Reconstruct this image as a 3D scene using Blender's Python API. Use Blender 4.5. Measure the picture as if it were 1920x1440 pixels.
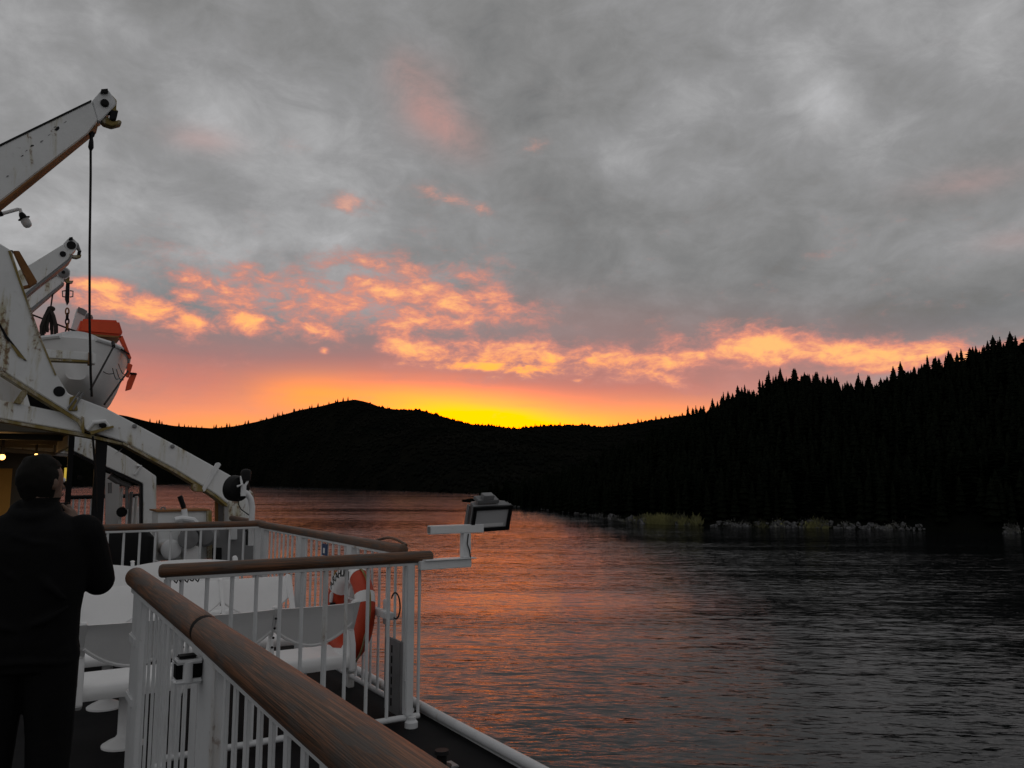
import bpy, bmesh, math, random
import numpy as np
from mathutils import Vector, Matrix

sc = bpy.context.scene
for o in list(bpy.data.objects):
    bpy.data.objects.remove(o)
COL = sc.collection
random.seed(7)
rng = np.random.default_rng(7)

# ------------------------------------------------------------------ camera
# ship frame: +Y ahead along the ship, +X outboard, z = 0 on the open deck
EYE, FPX = 1.65, 1500.0
YAW, PITCH = math.radians(32.0), math.atan(180 / 1500)
SEA = -12.35
cam_d = bpy.data.cameras.new('camera')
cam = bpy.data.objects.new('camera', cam_d)
COL.objects.link(cam)
cam.location = (0, 0, EYE)
cam.rotation_euler = (math.pi / 2 + PITCH, 0, -YAW)
cam_d.sensor_width = 36
cam_d.lens = FPX / 1920 * 36
cam_d.clip_start = 0.05
cam_d.clip_end = 30000
sc.camera = cam
FW = np.array([math.sin(YAW) * math.cos(PITCH), math.cos(YAW) * math.cos(PITCH), math.sin(PITCH)])
RT = np.array([math.cos(YAW), -math.sin(YAW), 0.0])
UP = np.cross(RT, FW)


def ray(x, y):
    return FW + RT * (x - 960) / FPX + UP * (720 - y) / FPX


def P(x, y, X=None, Y=None, Z=None, D=None):
    """photo pixel -> point on the plane X=, Y= or Z= (or at horizontal distance D)"""
    d = ray(x, y)
    if X is not None:
        t = X / d[0]
    elif Y is not None:
        t = Y / d[1]
    elif D is not None:
        t = D / math.hypot(d[0], d[1])
    else:
        t = (Z - EYE) / d[2]
    return Vector((d[0] * t, d[1] * t, EYE + d[2] * t))


def az_el(x, y):
    d = ray(x, y)
    d = d / np.linalg.norm(d)
    fx = d[0] * math.cos(YAW) - d[1] * math.sin(YAW)
    fy = d[0] * math.sin(YAW) + d[1] * math.cos(YAW)
    return math.atan2(fx, fy), math.asin(d[2])


# ------------------------------------------------------------------ world / sky
W = bpy.data.worlds.new('World')
sc.world = W
W.use_nodes = True
wt = W.node_tree
wt.nodes.clear()


class NG:
    """tiny helper to write node maths"""
    def __init__(s, tree):
        s.t = tree

    def new(s, typ, **kw):
        n = s.t.nodes.new(typ)
        for k, v in kw.items():
            setattr(n, k, v)
        return n

    def put(s, sock, v):
        if hasattr(v, 'is_output') or isinstance(v, bpy.types.NodeSocket):
            s.t.links.new(v, sock)
        elif isinstance(v, (tuple, list)):
            if len(v) == 3 and sock.type == 'RGBA':
                v = (*v, 1)
            sock.default_value = v
        else:
            sock.default_value = v

    def m(s, op, a, b=0.0, c=0.0, clamp=False):
        n = s.new('ShaderNodeMath', operation=op, use_clamp=clamp)
        s.put(n.inputs[0], a)
        s.put(n.inputs[1], b)
        if len(n.inputs) > 2:
            s.put(n.inputs[2], c)
        return n.outputs[0]

    def mix(s, f, a, b, typ='MIX', clampf=True):
        n = s.new('ShaderNodeMix', data_type='RGBA', blend_type=typ, clamp_factor=clampf)
        s.put(n.inputs[0], f)
        s.put(n.inputs[6], a)
        s.put(n.inputs[7], b)
        return n.outputs[2]

    def comb(s, x, y, z=0.0):
        n = s.new('ShaderNodeCombineXYZ')
        for i, v in enumerate((x, y, z)):
            s.put(n.inputs[i], v)
        return n.outputs[0]

    def noise(s, vec, scale=1.0, detail=5.0, rough=0.55, dist=0.0, lac=2.0):
        n = s.new('ShaderNodeTexNoise')
        s.put(n.inputs['Vector'], vec)
        n.inputs['Scale'].default_value = scale
        n.inputs['Detail'].default_value = detail
        n.inputs['Roughness'].default_value = rough
        n.inputs['Lacunarity'].default_value = lac
        n.inputs['Distortion'].default_value = dist
        return n.outputs['Fac']

    def smooth(s, v, lo, hi, a=0.0, b=1.0):
        n = s.new('ShaderNodeMapRange', interpolation_type='SMOOTHSTEP')
        s.put(n.inputs[0], v)
        for i, q in enumerate((lo, hi, a, b)):
            s.put(n.inputs[i + 1], q)
        return n.outputs[0]

    def ramp(s, fac, stops, interp='LINEAR'):
        n = s.new('ShaderNodeValToRGB')
        n.color_ramp.interpolation = interp
        e = n.color_ramp.elements
        while len(e) > 1:
            e.remove(e[-1])
        for i, (p, c) in enumerate(stops):
            q = e[0] if i == 0 else e.new(p)
            q.position = p
            q.color = (*c, 1) if len(c) == 3 else c
        s.put(n.inputs[0], fac)
        return n.outputs[0]


def lin(r, g, b):
    f = lambda v: v / 255 / 12.92 if v <= 10 else ((v / 255 + 0.055) / 1.055) ** 2.4
    return (f(r), f(g), f(b))


g = NG(wt)
tc = g.new('ShaderNodeTexCoord')
sep = g.new('ShaderNodeSeparateXYZ')
g.put(sep.inputs[0], tc.outputs['Generated'])
dx, dy, dz = sep.outputs
hx = g.m('SUBTRACT', g.m('MULTIPLY', dx, math.cos(YAW)), g.m('MULTIPLY', dy, math.sin(YAW)))
hy = g.m('ADD', g.m('MULTIPLY', dx, math.sin(YAW)), g.m('MULTIPLY', dy, math.cos(YAW)))
AZ = g.m('MULTIPLY', g.m('ARCTAN2', hx, hy), 1500)      # "thousandths", about one photo pixel each
EL = g.m('MULTIPLY', g.m('ARCSINE', dz), 1500)


def blob(px, py, rx, ry, rot=0.0, amp=1.0, az=None, el=None):
    """soft elliptical patch of sky centred on a photo pixel"""
    a, e = az_el(px, py)
    a, e = a * 1500, e * 1500
    c, s_ = math.cos(math.radians(rot)), math.sin(math.radians(rot))
    u = g.m('SUBTRACT', az or AZ, a)
    v = g.m('SUBTRACT', el or EL, e)
    p = g.m('MULTIPLY_ADD', u, c / rx, g.m('MULTIPLY', v, s_ / rx))
    q = g.m('MULTIPLY_ADD', u, -s_ / ry, g.m('MULTIPLY', v, c / ry))
    r2 = g.m('MULTIPLY_ADD', p, p, g.m('MULTIPLY', q, q))
    return g.m('MULTIPLY', g.m('EXPONENT', g.m('MULTIPLY', r2, -1.0)), amp)


def addall(lst):
    r = lst[0]
    for q in lst[1:]:
        r = g.m('ADD', r, q)
    return r


def maxall(lst):
    r = lst[0]
    for q in lst[1:]:
        r = g.m('MAXIMUM', r, q)
    return r


# grey cloud deck, laid out on a flat cloud base so that it foreshortens to the horizon
zz = g.m('ADD', g.m('MAXIMUM', dz, 0.0), 0.42)
cx, cy = g.m('DIVIDE', hx, zz), g.m('DIVIDE', hy, zz)
base_v = g.comb(g.m('ADD', cx, 3.1), g.m('MULTIPLY', cy, 0.8), 2.0)
n_big = g.noise(base_v, 2.0, 3, 0.5, 0.2)
n_mid = g.noise(base_v, 5.5, 7, 0.60, 0.35)
n_fin = g.noise(g.comb(g.m('MULTIPLY', AZ, 0.008), g.m('MULTIPLY', EL, 0.014), 4.0), 1.0, 8, 0.66, 0.45)
gsum = g.m('ADD', g.m('MULTIPLY', n_big, 0.38), g.m('ADD', g.m('MULTIPLY', n_mid, 0.34), g.m('MULTIPLY', n_fin, 0.28)))
# a few broad brighter and darker sheets of the cloud deck
gsum = g.m('ADD', gsum, addall([
    blob(1540, 170, 130, 60, -45, 0.16), blob(1880, 60, 100, 90, 0, 0.12), blob(250, 190, 330, 150, -15, 0.07), blob(240, 70, 60, 30, -30, 0.06), blob(1160, 300, 50, 30, -20, 0.08),
    blob(330, 430, 330, 90, 5, 0.08), blob(60, 380, 120, 90, 0, 0.08), blob(1000, 200, 130, 330, 20, -0.05), blob(1650, 600, 420, 50, 5, -0.10),
    blob(1250, 470, 420, 110, 0, -0.03), blob(1180, 300, 90, 60, 0, 0.06), blob(620, 60, 400, 90, 0, -0.03)]))
grey = g.ramp(gsum, [(0.30, lin(112, 113, 114)), (0.43, lin(131, 131, 131)), (0.53, lin(146, 146, 147)),
                     (0.62, lin(165, 165, 166)), (0.76, lin(194, 194, 196))])
# clear dusk air in the gaps (physical sky, sun just under the ridge)
nish = g.new('ShaderNodeTexSky', sky_type='NISHITA', sun_disc=False)
SUN_EL, SUN_AZ = math.radians(1.0), math.radians(32.0 - 1.0)
nish.sun_elevation = SUN_EL
nish.sun_rotation = SUN_AZ
nish_c = g.mix(1.0, nish.outputs[0], (0.10, 0.10, 0.10), 'MULTIPLY')

# warm air low over the sunset
warm_n = g.noise(g.comb(g.m('MULTIPLY', AZ, 0.0016), g.m('MULTIPLY', EL, 0.010), 9.0), 1.0, 5, 0.55, 0.2)
eln = g.m('ADD', EL, g.m('MULTIPLY', g.m('SUBTRACT', warm_n, 0.5), 70))
warm_col = g.ramp(g.m('DIVIDE', eln, 320), [
    (0.00, (1.12, 0.34, 0.10)), (0.26, (1.02, 0.335, 0.14)), (0.40, (0.86, 0.29, 0.165)), (0.54, lin(210, 130, 114)),
    (0.70, lin(170, 124, 120)), (0.95, lin(134, 126, 126))])
wf_el = g.smooth(eln, 215, 330, 1.0, 0.0)
wf_az = g.m('MULTIPLY', g.smooth(AZ, -1300, -800, 0.0, 1.0), g.smooth(AZ, 150, 900, 1.0, 0.0))
wf = g.m('MULTIPLY', wf_el, wf_az)
wf = g.m('MULTIPLY', wf, g.smooth(n_fin, 0.2, 0.62, 0.80, 1.0))
sky = g.mix(g.m('MULTIPLY', g.smooth(gsum, 0.40, 0.30), 0.2), grey, nish_c)
# teal-grey air behind the lit cloud band
tealf = addall([blob(300, 600, 260, 60, 0, 0.45), blob(560, 640, 200, 40, 0, 0.35), blob(1720, 610, 260, 28, 2, 0.5)])
sky = g.mix(tealf, sky, lin(112, 117, 120))
pinkf = addall([blob(1130, 620, 420, 60, -6, 0.35), blob(800, 690, 600, 50, 0, 0.25), blob(1500, 690, 500, 40, 0, 0.2)])
sky = g.mix(pinkf, sky, lin(176, 120, 112))
hi_pink = addall([blob(835, 238, 66, 36, -28, 0.50), blob(795, 185, 50, 55, -50, 0.26), blob(755, 135, 36, 34, -50, 0.25), blob(1810, 342, 80, 22, 0, 0.22), blob(380, 262, 60, 20, 0, 0.25), blob(1900, 450, 50, 16, 0, 0.15)])
sky = g.mix(g.m('MULTIPLY', hi_pink, g.smooth(n_fin, 0.30, 0.62, 0.25, 1.0)), sky, lin(204, 146, 136))
sky = g.mix(wf, sky, warm_col)
# yellow core where the sun went down, and a second opening further left
core = addall([blob(905, 800, 180, 50, -6, 1.3), blob(1040, 812, 260, 36, 0, 0.40)])
core2 = addall([blob(590, 742, 110, 36, 0, 0.55), blob(760, 770, 90, 40, 0, 0.5), blob(430, 800, 110, 26, 0, 0.35), blob(1230, 795, 200, 34, 0, 0.45)])
streak = g.smooth(g.noise(g.comb(g.m('MULTIPLY', AZ, 0.004), g.m('MULTIPLY', EL, 0.03), 1.0), 1.0, 4, 0.5, 0.2), 0.25, 0.6, 0.7, 1.0)
sky = g.mix(g.m('MULTIPLY', core2, streak), sky, (1.7, 0.50, 0.02))
sky = g.mix(g.m('MULTIPLY', core, streak), sky, (4.2, 0.78, 0.0))

# broken cumulus catching the last light
wq = g.noise(g.comb(g.m('MULTIPLY', AZ, 0.010), g.m('MULTIPLY', EL, 0.014), 7.7), 1.0, 3, 0.5)
EW = g.m('ADD', EL, g.m('MULTIPLY', g.m('SUBTRACT', wq, 0.5), 26))
cn = g.noise(g.comb(g.m('MULTIPLY', AZ, 0.017), g.m('MULTIPLY', EW, 0.036), 5.5), 1.0, 8, 0.60, 0.25, 2.1)
cn1 = g.noise(g.comb(g.m('MULTIPLY', AZ, 0.007), g.m('MULTIPLY', EW, 0.018), 2.2), 1.0, 4, 0.55, 0.3)
cn2 = g.noise(g.comb(g.m('MULTIPLY', AZ, 0.07), g.m('MULTIPLY', EW, 0.12), 1.5), 1.0, 5, 0.62, 0.2)
env = maxall([
    blob(255, 577, 110, 24, -5, 0.62), blob(357, 609, 50, 26, 0, 0.70), blob(455, 601, 66, 24, 0, 0.66),
    blob(395, 532, 75, 22, -8, 0.42), blob(560, 556, 190, 55, 4, 0.46), blob(740, 548, 190, 68, 2, 0.50),
    blob(870, 567, 150, 34, -8, 0.52), blob(590, 620, 105, 20, 0, 0.52), blob(180, 535, 52, 13, 0, 0.66),
    blob(740, 600, 200, 26, 0, 0.42), blob(472, 497, 40, 11, 5, 0.52), blob(350, 555, 30, 14, 0, 0.62),
    blob(790, 652, 120, 28, -10, 0.58), blob(960, 664, 240, 34, -5, 0.52), blob(930, 689, 160, 13, -1, 0.68),
    blob(1130, 680, 230, 26, 4, 0.54), blob(1258, 712, 75, 16, -22, 0.56), blob(1290, 668, 170, 34, 8, 0.50),
    blob(1430, 650, 130, 36, -6, 0.74), blob(1600, 664, 330, 24, -3, 0.74), blob(1880, 658, 320, 20, 5, 0.60),
    blob(655, 381, 52, 20, 0, 0.62), blob(832, 367, 66, 22, -12, 0.54), blob(905, 391, 32, 14, -20, 0.54),
    blob(550, 272, 40, 20, 0, 0.40), blob(1008, 278, 38, 20, 0, 0.40), blob(1082, 714, 16, 6, 0, 0.6), blob(608, 657, 9, 6, 0, 0.6)])
dens = g.m('ADD', g.m('ADD', env, 0.085), g.m('MULTIPLY', g.m('SUBTRACT', cn, 0.5), g.smooth(env, 0.03, 0.25, 0.5, 1.6)))
dens = g.m('ADD', dens, g.m('MULTIPLY', g.m('SUBTRACT', cn1, 0.5), 0.5))
dens = g.m('ADD', dens, g.m('MULTIPLY', g.m('SUBTRACT', cn2, 0.5), 0.30))
soft = g.smooth(EL, 420, 640, 0.0, 0.5)
cm = g.smooth(dens, 0.13, g.m('ADD', 0.60, soft))
lit = g.smooth(dens, 0.36, 0.95)
elf = g.smooth(EL, 300, 560)
c_low = g.ramp(lit, [(0.0, lin(206, 138, 126)), (0.35, lin(236, 152, 124)), (0.7, (1.02, 0.44, 0.20)), (1.0, (1.2, 0.56, 0.19))])
c_high = g.ramp(lit, [(0.0, lin(160, 136, 132)), (0.5, lin(206, 148, 134)), (1.0, lin(226, 160, 140))])
c_col = g.mix(elf, c_low, c_high)
gold = addall([blob(940, 694, 220, 26, 0, 0.9), blob(340, 585, 150, 26, 0, 0.25)])
c_col = g.mix(g.m('MULTIPLY', gold, lit), c_col, (1.5, 0.58, 0.06))
sky = g.mix(g.m('MULTIPLY', cm, g.smooth(EL, 330, 640, 0.95, 0.5)), sky, c_col)
bg = g.new('ShaderNodeBackground')
g.put(bg.inputs[0], sky)
bg.inputs[1].default_value = 1.0
wo = g.new('ShaderNodeOutputWorld')
wt.links.new(bg.outputs[0], wo.inputs[0])

# the sun: already under the ridge, a weak warm remainder
sun_d = bpy.data.lights.new('sun', 'SUN')
sun_d.energy = 0.25
sun_d.angle = math.radians(2)
sun_d.color = (1.0, 0.55, 0.25)
sun = bpy.data.objects.new('sun', sun_d)
COL.objects.link(sun)
sdir = Vector((math.sin(SUN_AZ) * math.cos(SUN_EL), math.cos(SUN_AZ) * math.cos(SUN_EL), math.sin(SUN_EL)))
sun.rotation_euler = sdir.to_track_quat('Z', 'Y').to_euler()
sun.location = sdir * 50

sc.render.engine = 'CYCLES'
sc.view_settings.view_transform = 'Standard'
sc.view_settings.look = 'None'
sc.view_settings.exposure = 0
sc.view_settings.gamma = 1
sc.view_settings.use_curve_mapping = False

# ------------------------------------------------------------------ materials
MATS = {}


def mat(name):
    m = bpy.data.materials.new(name)
    m.use_nodes = True
    nt = m.node_tree
    MATS[name] = m
    return m, NG(nt), nt.nodes['Principled BSDF']


def bump(gm, bs, h, strength=0.3, dist=0.01):
    b = gm.new('ShaderNodeBump')
    gm.put(b.inputs['Height'], h)
    b.inputs['Strength'].default_value = strength
    b.inputs['Distance'].default_value = dist
    gm.t.links.new(b.outputs[0], bs.inputs['Normal'])


def paint(name, col, rough=0.45, stain=0.0, stain_col=(0.30, 0.17, 0.02), scale=3.0, dirt=0.25, low=0.47):
    """painted steel: slight tone changes, grime, and rust weeping out of seams"""
    m, q, bs = mat(name)
    t = q.new('ShaderNodeTexCoord')
    ob = t.outputs['Object']
    n1 = q.noise(ob, scale, 6, 0.6)
    n2 = q.noise(ob, scale * 9, 4, 0.6)
    mp = q.new('ShaderNodeMapping')
    q.put(mp.inputs[0], ob)
    mp.inputs['Scale'].default_value = (3.5, 3.5, 0.6)
    n3 = q.noise(mp.outputs[0], 1.3, 6, 0.62, 0.4)
    dcol = tuple(c * 0.55 for c in col)
    c = q.mix(q.m('MULTIPLY', q.smooth(n1, 0.42, 0.75), dirt), col, dcol)
    c = q.mix(q.m('MULTIPLY', q.smooth(n2, 0.58, 0.8), dirt), c, dcol)
    if stain > 0:
        s = q.m('MULTIPLY', q.smooth(n3, low + 0.10, low + 0.30), stain)
        c = q.mix(s, c, stain_col)
        s2 = q.m('MULTIPLY', q.smooth(q.m('MULTIPLY', n3, q.m('ADD', n2, 0.5)), low + 0.20, low + 0.30), stain)
        c = q.mix(s2, c, (0.16, 0.06, 0.015))
    q.put(bs.inputs['Base Color'], c)
    q.put(bs.inputs['Roughness'], q.m('MULTIPLY_ADD', n1, 0.25, rough - 0.1))
    if max(col) < 0.03:
        bs.inputs['Specular IOR Level'].default_value = 0.15
    bump(q, bs, q.m('ADD', q.m('MULTIPLY', n2, 0.5), n1), 0.25, 0.006)
    return m


WHITE = paint('white_paint', (0.80, 0.81, 0.82), 0.42, 0.10, low=0.5)
WHITE_R = paint('white_paint_rust_streaked', (0.83, 0.84, 0.84), 0.5, 0.8, (0.36, 0.29, 0.06), 2.0, 0.22, 0.41)
RAILW = paint('railing_white', (0.70, 0.71, 0.72), 0.5, 0.45, scale=5, dirt=0.35, low=0.46)
SEATW = paint('moulded_seat_white', (0.86, 0.86, 0.86), 0.38, 0.0, scale=4, dirt=0.12)
RUST = paint('rusted_flange', (0.27, 0.12, 0.035), 0.75, 0.6, (0.30, 0.20, 0.03), 6, 0.5, 0.42)
OCHRE = paint('rusty_ochre', (0.26, 0.19, 0.05), 0.7, 0.9, (0.62, 0.60, 0.52), 5, 0.5, 0.36)
ORANGE = paint('rescue_orange', (0.80, 0.075, 0.012), 0.45, 0.0, scale=4, dirt=0.2)
BUOY = paint('lifebuoy_orange', (0.55, 0.05, 0.012), 0.5, 0.0, scale=6, dirt=0.45)
BLACK = paint('black_paint', (0.012, 0.012, 0.013), 0.5, 0.0, scale=6)
CABLE = paint('greased_wire', (0.012, 0.011, 0.011), 0.6, 0.0, scale=30)
ROPE = paint('dark_rope', (0.03, 0.026, 0.022), 0.9, 0.0, scale=30, dirt=0.6)
STEEL = paint('grey_steel', (0.22, 0.22, 0.225), 0.4, 0.15, scale=8, dirt=0.4, low=0.5)
LAMPG = paint('lamp_housing_grey', (0.16, 0.16, 0.165), 0.45, 0.0, scale=10, dirt=0.3)
DECKM = paint('deck_coating', (0.008, 0.008, 0.009), 0.8, 0.0, scale=2, dirt=0.5)
HULLM = paint('hull_paint', (0.62, 0.63, 0.64), 0.45, 0.3, scale=0.6)
SHELTER = paint('shelter_ceiling', (0.10, 0.085, 0.06), 0.6, 0.0, scale=1)
WARMWALL = paint('lamplit_wall_tint', (0.75, 0.36, 0.06), 0.6, 0.0, scale=1)  # warm lamplight on the back wall is put into this orange
JACKET = paint('dark_padded_jacket', (0.005, 0.005, 0.0055), 0.9, 0.0, scale=14, dirt=0.3)
TROUSER = paint('dark_trousers', (0.006, 0.006, 0.0065), 0.9, 0.0, scale=18, dirt=0.3)
SKIN = paint('skin', (0.15, 0.09, 0.065), 0.55, 0.0, scale=20, dirt=0.1)
HAIR = paint('dark_hair', (0.010, 0.009, 0.008), 0.8, 0.0, scale=60, dirt=0.5)
SEALB = paint('black_rubber', (0.006, 0.006, 0.006), 0.7)
TARP = paint('black_tarpaulin', (0.010, 0.010, 0.011), 0.6, 0.0, scale=3)
SIGNB = paint('sign_blue', (0.02, 0.05, 0.14), 0.5)

# glass of the floodlight
GLASS, q, bs = mat('floodlight_glass')
bs.inputs['Base Color'].default_value = (0.55, 0.55, 0.56, 1)
bs.inputs['Roughness'].default_value = 0.3
bump(q, bs, q.noise(q.new('ShaderNodeTexCoord').outputs['Object'], 40, 2), 0.05, 0.01)
CGLASS, q, bs = mat('lamp_globe_glass')
bs.inputs['Base Color'].default_value = (0.62, 0.62, 0.62, 1)
bs.inputs['Roughness'].default_value = 0.25
bump(q, bs, q.noise(q.new('ShaderNodeTexCoord').outputs['Object'], 60, 2), 0.05, 0.01)


def glow(name, col, s):
    m, q, bs = mat(name)
    bs.inputs['Base Color'].default_value = (*col, 1)
    bs.inputs['Emission Color'].default_value = (*col, 1)
    n = q.noise(q.new('ShaderNodeTexCoord').outputs['Object'], 20, 2)
    q.put(bs.inputs['Emission Strength'], q.m('MULTIPLY_ADD', n, s * 0.3, s * 0.85))
    return m


BULB = glow('warm_bulb', (1.0, 0.52, 0.14), 4)
STRIP = glow('warm_light_strip', (0.9, 0.62, 0.08), 0.42)

# varnished handrail
WOOD, q, bs = mat('varnished_handrail_wood')
t = q.new('ShaderNodeTexCoord')
mp = q.new('ShaderNodeMapping')
q.put(mp.inputs[0], t.outputs['UV'])
mp.inputs['Scale'].default_value = (1, 1, 1)
sx = q.new('ShaderNodeSeparateXYZ')
q.put(sx.inputs[0], t.outputs['Object'])
gr = q.noise(t.outputs['UV'], 1.0, 8, 0.65, 1.2)
mp2 = q.new('ShaderNodeMapping')
q.put(mp2.inputs[0], t.outputs['UV'])
mp2.inputs['Scale'].default_value = (1.0, 0.45, 1)
patch = q.noise(mp2.outputs[0], 1.25, 6, 0.62, 0.9)
wv = q.new('ShaderNodeTexWave', wave_type='BANDS', bands_direction='Y')
q.put(wv.inputs[0], t.outputs['UV'])
wv.inputs['Scale'].default_value = 1.6
wv.inputs['Distortion'].default_value = 7
wv.inputs['Detail'].default_value = 4
wv.inputs['Detail Scale'].default_value = 0.8
mp4 = q.new('ShaderNodeMapping')
q.put(mp4.inputs[0], t.outputs['UV'])
mp4.inputs['Rotation'].default_value = (0, 0, 0.16)
mp4.inputs['Scale'].default_value = (0.8, 3.0, 1)
fib = q.noise(mp4.outputs[0], 1.3, 7, 0.62, 1.6)
c = q.mix(q.smooth(fib, 0.34, 0.62), (0.27, 0.115, 0.052), (0.056, 0.034, 0.021))
c = q.mix(q.m('MULTIPLY', q.smooth(wv.outputs[1], 0.6, 0.98), 0.30), c, (0.05, 0.022, 0.014))
c = q.mix(q.m('MULTIPLY', q.smooth(patch, 0.46, 0.60), 0.8), c, (0.085, 0.074, 0.066))
q.put(bs.inputs['Base Color'], c)
q.put(bs.inputs['Roughness'], q.m('MULTIPLY_ADD', patch, 0.40, 0.34))
bump(q, bs, q.m('ADD', fib, q.m('MULTIPLY', wv.outputs[1], 0.15)), 0.3, 0.003)

# foliage, terrain, rock
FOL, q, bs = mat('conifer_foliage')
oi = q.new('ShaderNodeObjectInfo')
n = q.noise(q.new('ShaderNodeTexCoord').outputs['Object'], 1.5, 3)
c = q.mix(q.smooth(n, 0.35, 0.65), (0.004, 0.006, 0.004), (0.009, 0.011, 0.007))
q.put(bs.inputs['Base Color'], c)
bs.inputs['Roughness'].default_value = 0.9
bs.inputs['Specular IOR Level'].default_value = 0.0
BUSH, q, bs = mat('far_bush_foliage')
n = q.noise(q.new('ShaderNodeTexCoord').outputs['Object'], 0.01, 6, 0.6)
q.put(bs.inputs['Base Color'], q.mix(q.smooth(n, 0.36, 0.64), (0.007, 0.008, 0.007), (0.012, 0.012, 0.010)))
bs.inputs['Roughness'].default_value = 0.9
bs.inputs['Specular IOR Level'].default_value = 0.0
BARK = paint('bark', (0.03, 0.022, 0.016), 0.9, 0, scale=4)
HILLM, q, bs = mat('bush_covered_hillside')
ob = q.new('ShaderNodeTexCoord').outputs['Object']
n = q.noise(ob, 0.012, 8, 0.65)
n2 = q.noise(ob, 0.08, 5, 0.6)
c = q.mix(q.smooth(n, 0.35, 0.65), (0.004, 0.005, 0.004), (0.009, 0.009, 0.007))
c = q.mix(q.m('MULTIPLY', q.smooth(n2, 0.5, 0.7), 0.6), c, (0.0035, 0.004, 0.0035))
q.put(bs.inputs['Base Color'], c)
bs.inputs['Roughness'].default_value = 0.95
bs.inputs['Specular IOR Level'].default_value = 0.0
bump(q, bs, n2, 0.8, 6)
ROCK, q, bs = mat('pale_shore_rock')
ob = q.new('ShaderNodeTexCoord').outputs['Object']
n = q.noise(ob, 0.5, 7, 0.65, 0.5)
c = q.mix(q.smooth(n, 0.36, 0.62), (0.025, 0.025, 0.025), (0.17, 0.17, 0.175))
q.put(bs.inputs['Base Color'], c)
bs.inputs['Roughness'].default_value = 0.9
bump(q, bs, n, 0.7, 0.6)
GRASS, q, bs = mat('yellow_green_shore_shrub')
n = q.noise(q.new('ShaderNodeTexCoord').outputs['Object'], 0.12, 5)
q.put(bs.inputs['Base Color'], q.mix(q.smooth(n, 0.38, 0.62), (0.07, 0.07, 0.04), (0.27, 0.26, 0.10)))
bs.inputs['Roughness'].default_value = 0.9

# sea
SEAM, q, bs = mat('sea_water')
ob = q.new('ShaderNodeTexCoord').outputs['Object']
mp = q.new('ShaderNodeMapping')
q.put(mp.inputs[0], ob)
mp.vector_type = 'TEXTURE'
mp.inputs['Rotation'].default_value = (0, 0, math.radians(-36))
mp.inputs['Scale'].default_value = (2.6, 1.0, 1.0)
wv_ = mp.outputs[0]
w1 = q.noise(wv_, 0.55, 3, 0.5, 0.6)
w2 = q.noise(wv_, 1.7, 4, 0.55, 0.5)
w3 = q.noise(wv_, 4.0, 3, 0.5, 0.3)
patchy = q.noise(ob, 0.02, 4, 0.6, 0.5)
mp3 = q.new('ShaderNodeMapping')
q.put(mp3.inputs[0], ob)
mp3.vector_type = 'TEXTURE'
mp3.inputs['Rotation'].default_value = (0, 0, math.radians(-36))
mp3.inputs['Scale'].default_value = (220, 30, 1)
slick = q.noise(mp3.outputs[0], 1.0, 4, 0.6, 0.4)
hgt = q.m('ADD', q.m('MULTIPLY', w1, 0.62), q.m('ADD', q.m('MULTIPLY', w2, 0.20), q.m('MULTIPLY', w3, 0.035)))
amp = q.m('MULTIPLY', q.smooth(patchy, 0.3, 0.7, 0.75, 1.2), q.smooth(slick, 0.36, 0.58, 0.38, 1.12))
b_ = q.new('ShaderNodeBump')
q.put(b_.inputs['Height'], q.m('MULTIPLY', hgt, amp))
b_.inputs['Strength'].default_value = 1.0
b_.inputs['Distance'].default_value = 0.24


def slope(scale, a_):
    n_ = q.new('ShaderNodeTexNoise')
    q.put(n_.inputs['Vector'], wv_)
    n_.inputs['Scale'].default_value = scale
    n_.inputs['Detail'].default_value = 2
    v_ = q.new('ShaderNodeVectorMath', operation='SUBTRACT')
    q.put(v_.inputs[0], n_.outputs['Color'])
    v_.inputs[1].default_value = (0.5, 0.5, 0.5)
    k_ = q.new('ShaderNodeVectorMath', operation='MULTIPLY')
    q.put(k_.inputs[0], v_.outputs[0])
    k_.inputs[1].default_value = (a_, a_, 0)
    return k_.outputs[0]


va = q.new('ShaderNodeVectorMath', operation='ADD')
q.put(va.inputs[0], slope(0.9, 0.24))
q.put(va.inputs[1], slope(3.1, 0.27))
sca = q.new('ShaderNodeVectorMath', operation='SCALE')
q.put(sca.inputs[0], va.outputs[0])
q.put(sca.inputs['Scale'], amp)
vb = q.new('ShaderNodeVectorMath', operation='ADD')
q.put(vb.inputs[0], b_.outputs[0])
q.put(vb.inputs[1], sca.outputs[0])
vn = q.new('ShaderNodeVectorMath', operation='NORMALIZE')
q.put(vn.inputs[0], vb.outputs[0])
q.put(bs.inputs['Normal'], vn.outputs[0])
bs.inputs['Base Color'].default_value = (0.004, 0.005, 0.006, 1)
bs.inputs['Roughness'].default_value = 0.10
bs.inputs['IOR'].default_value = 1.333


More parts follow.
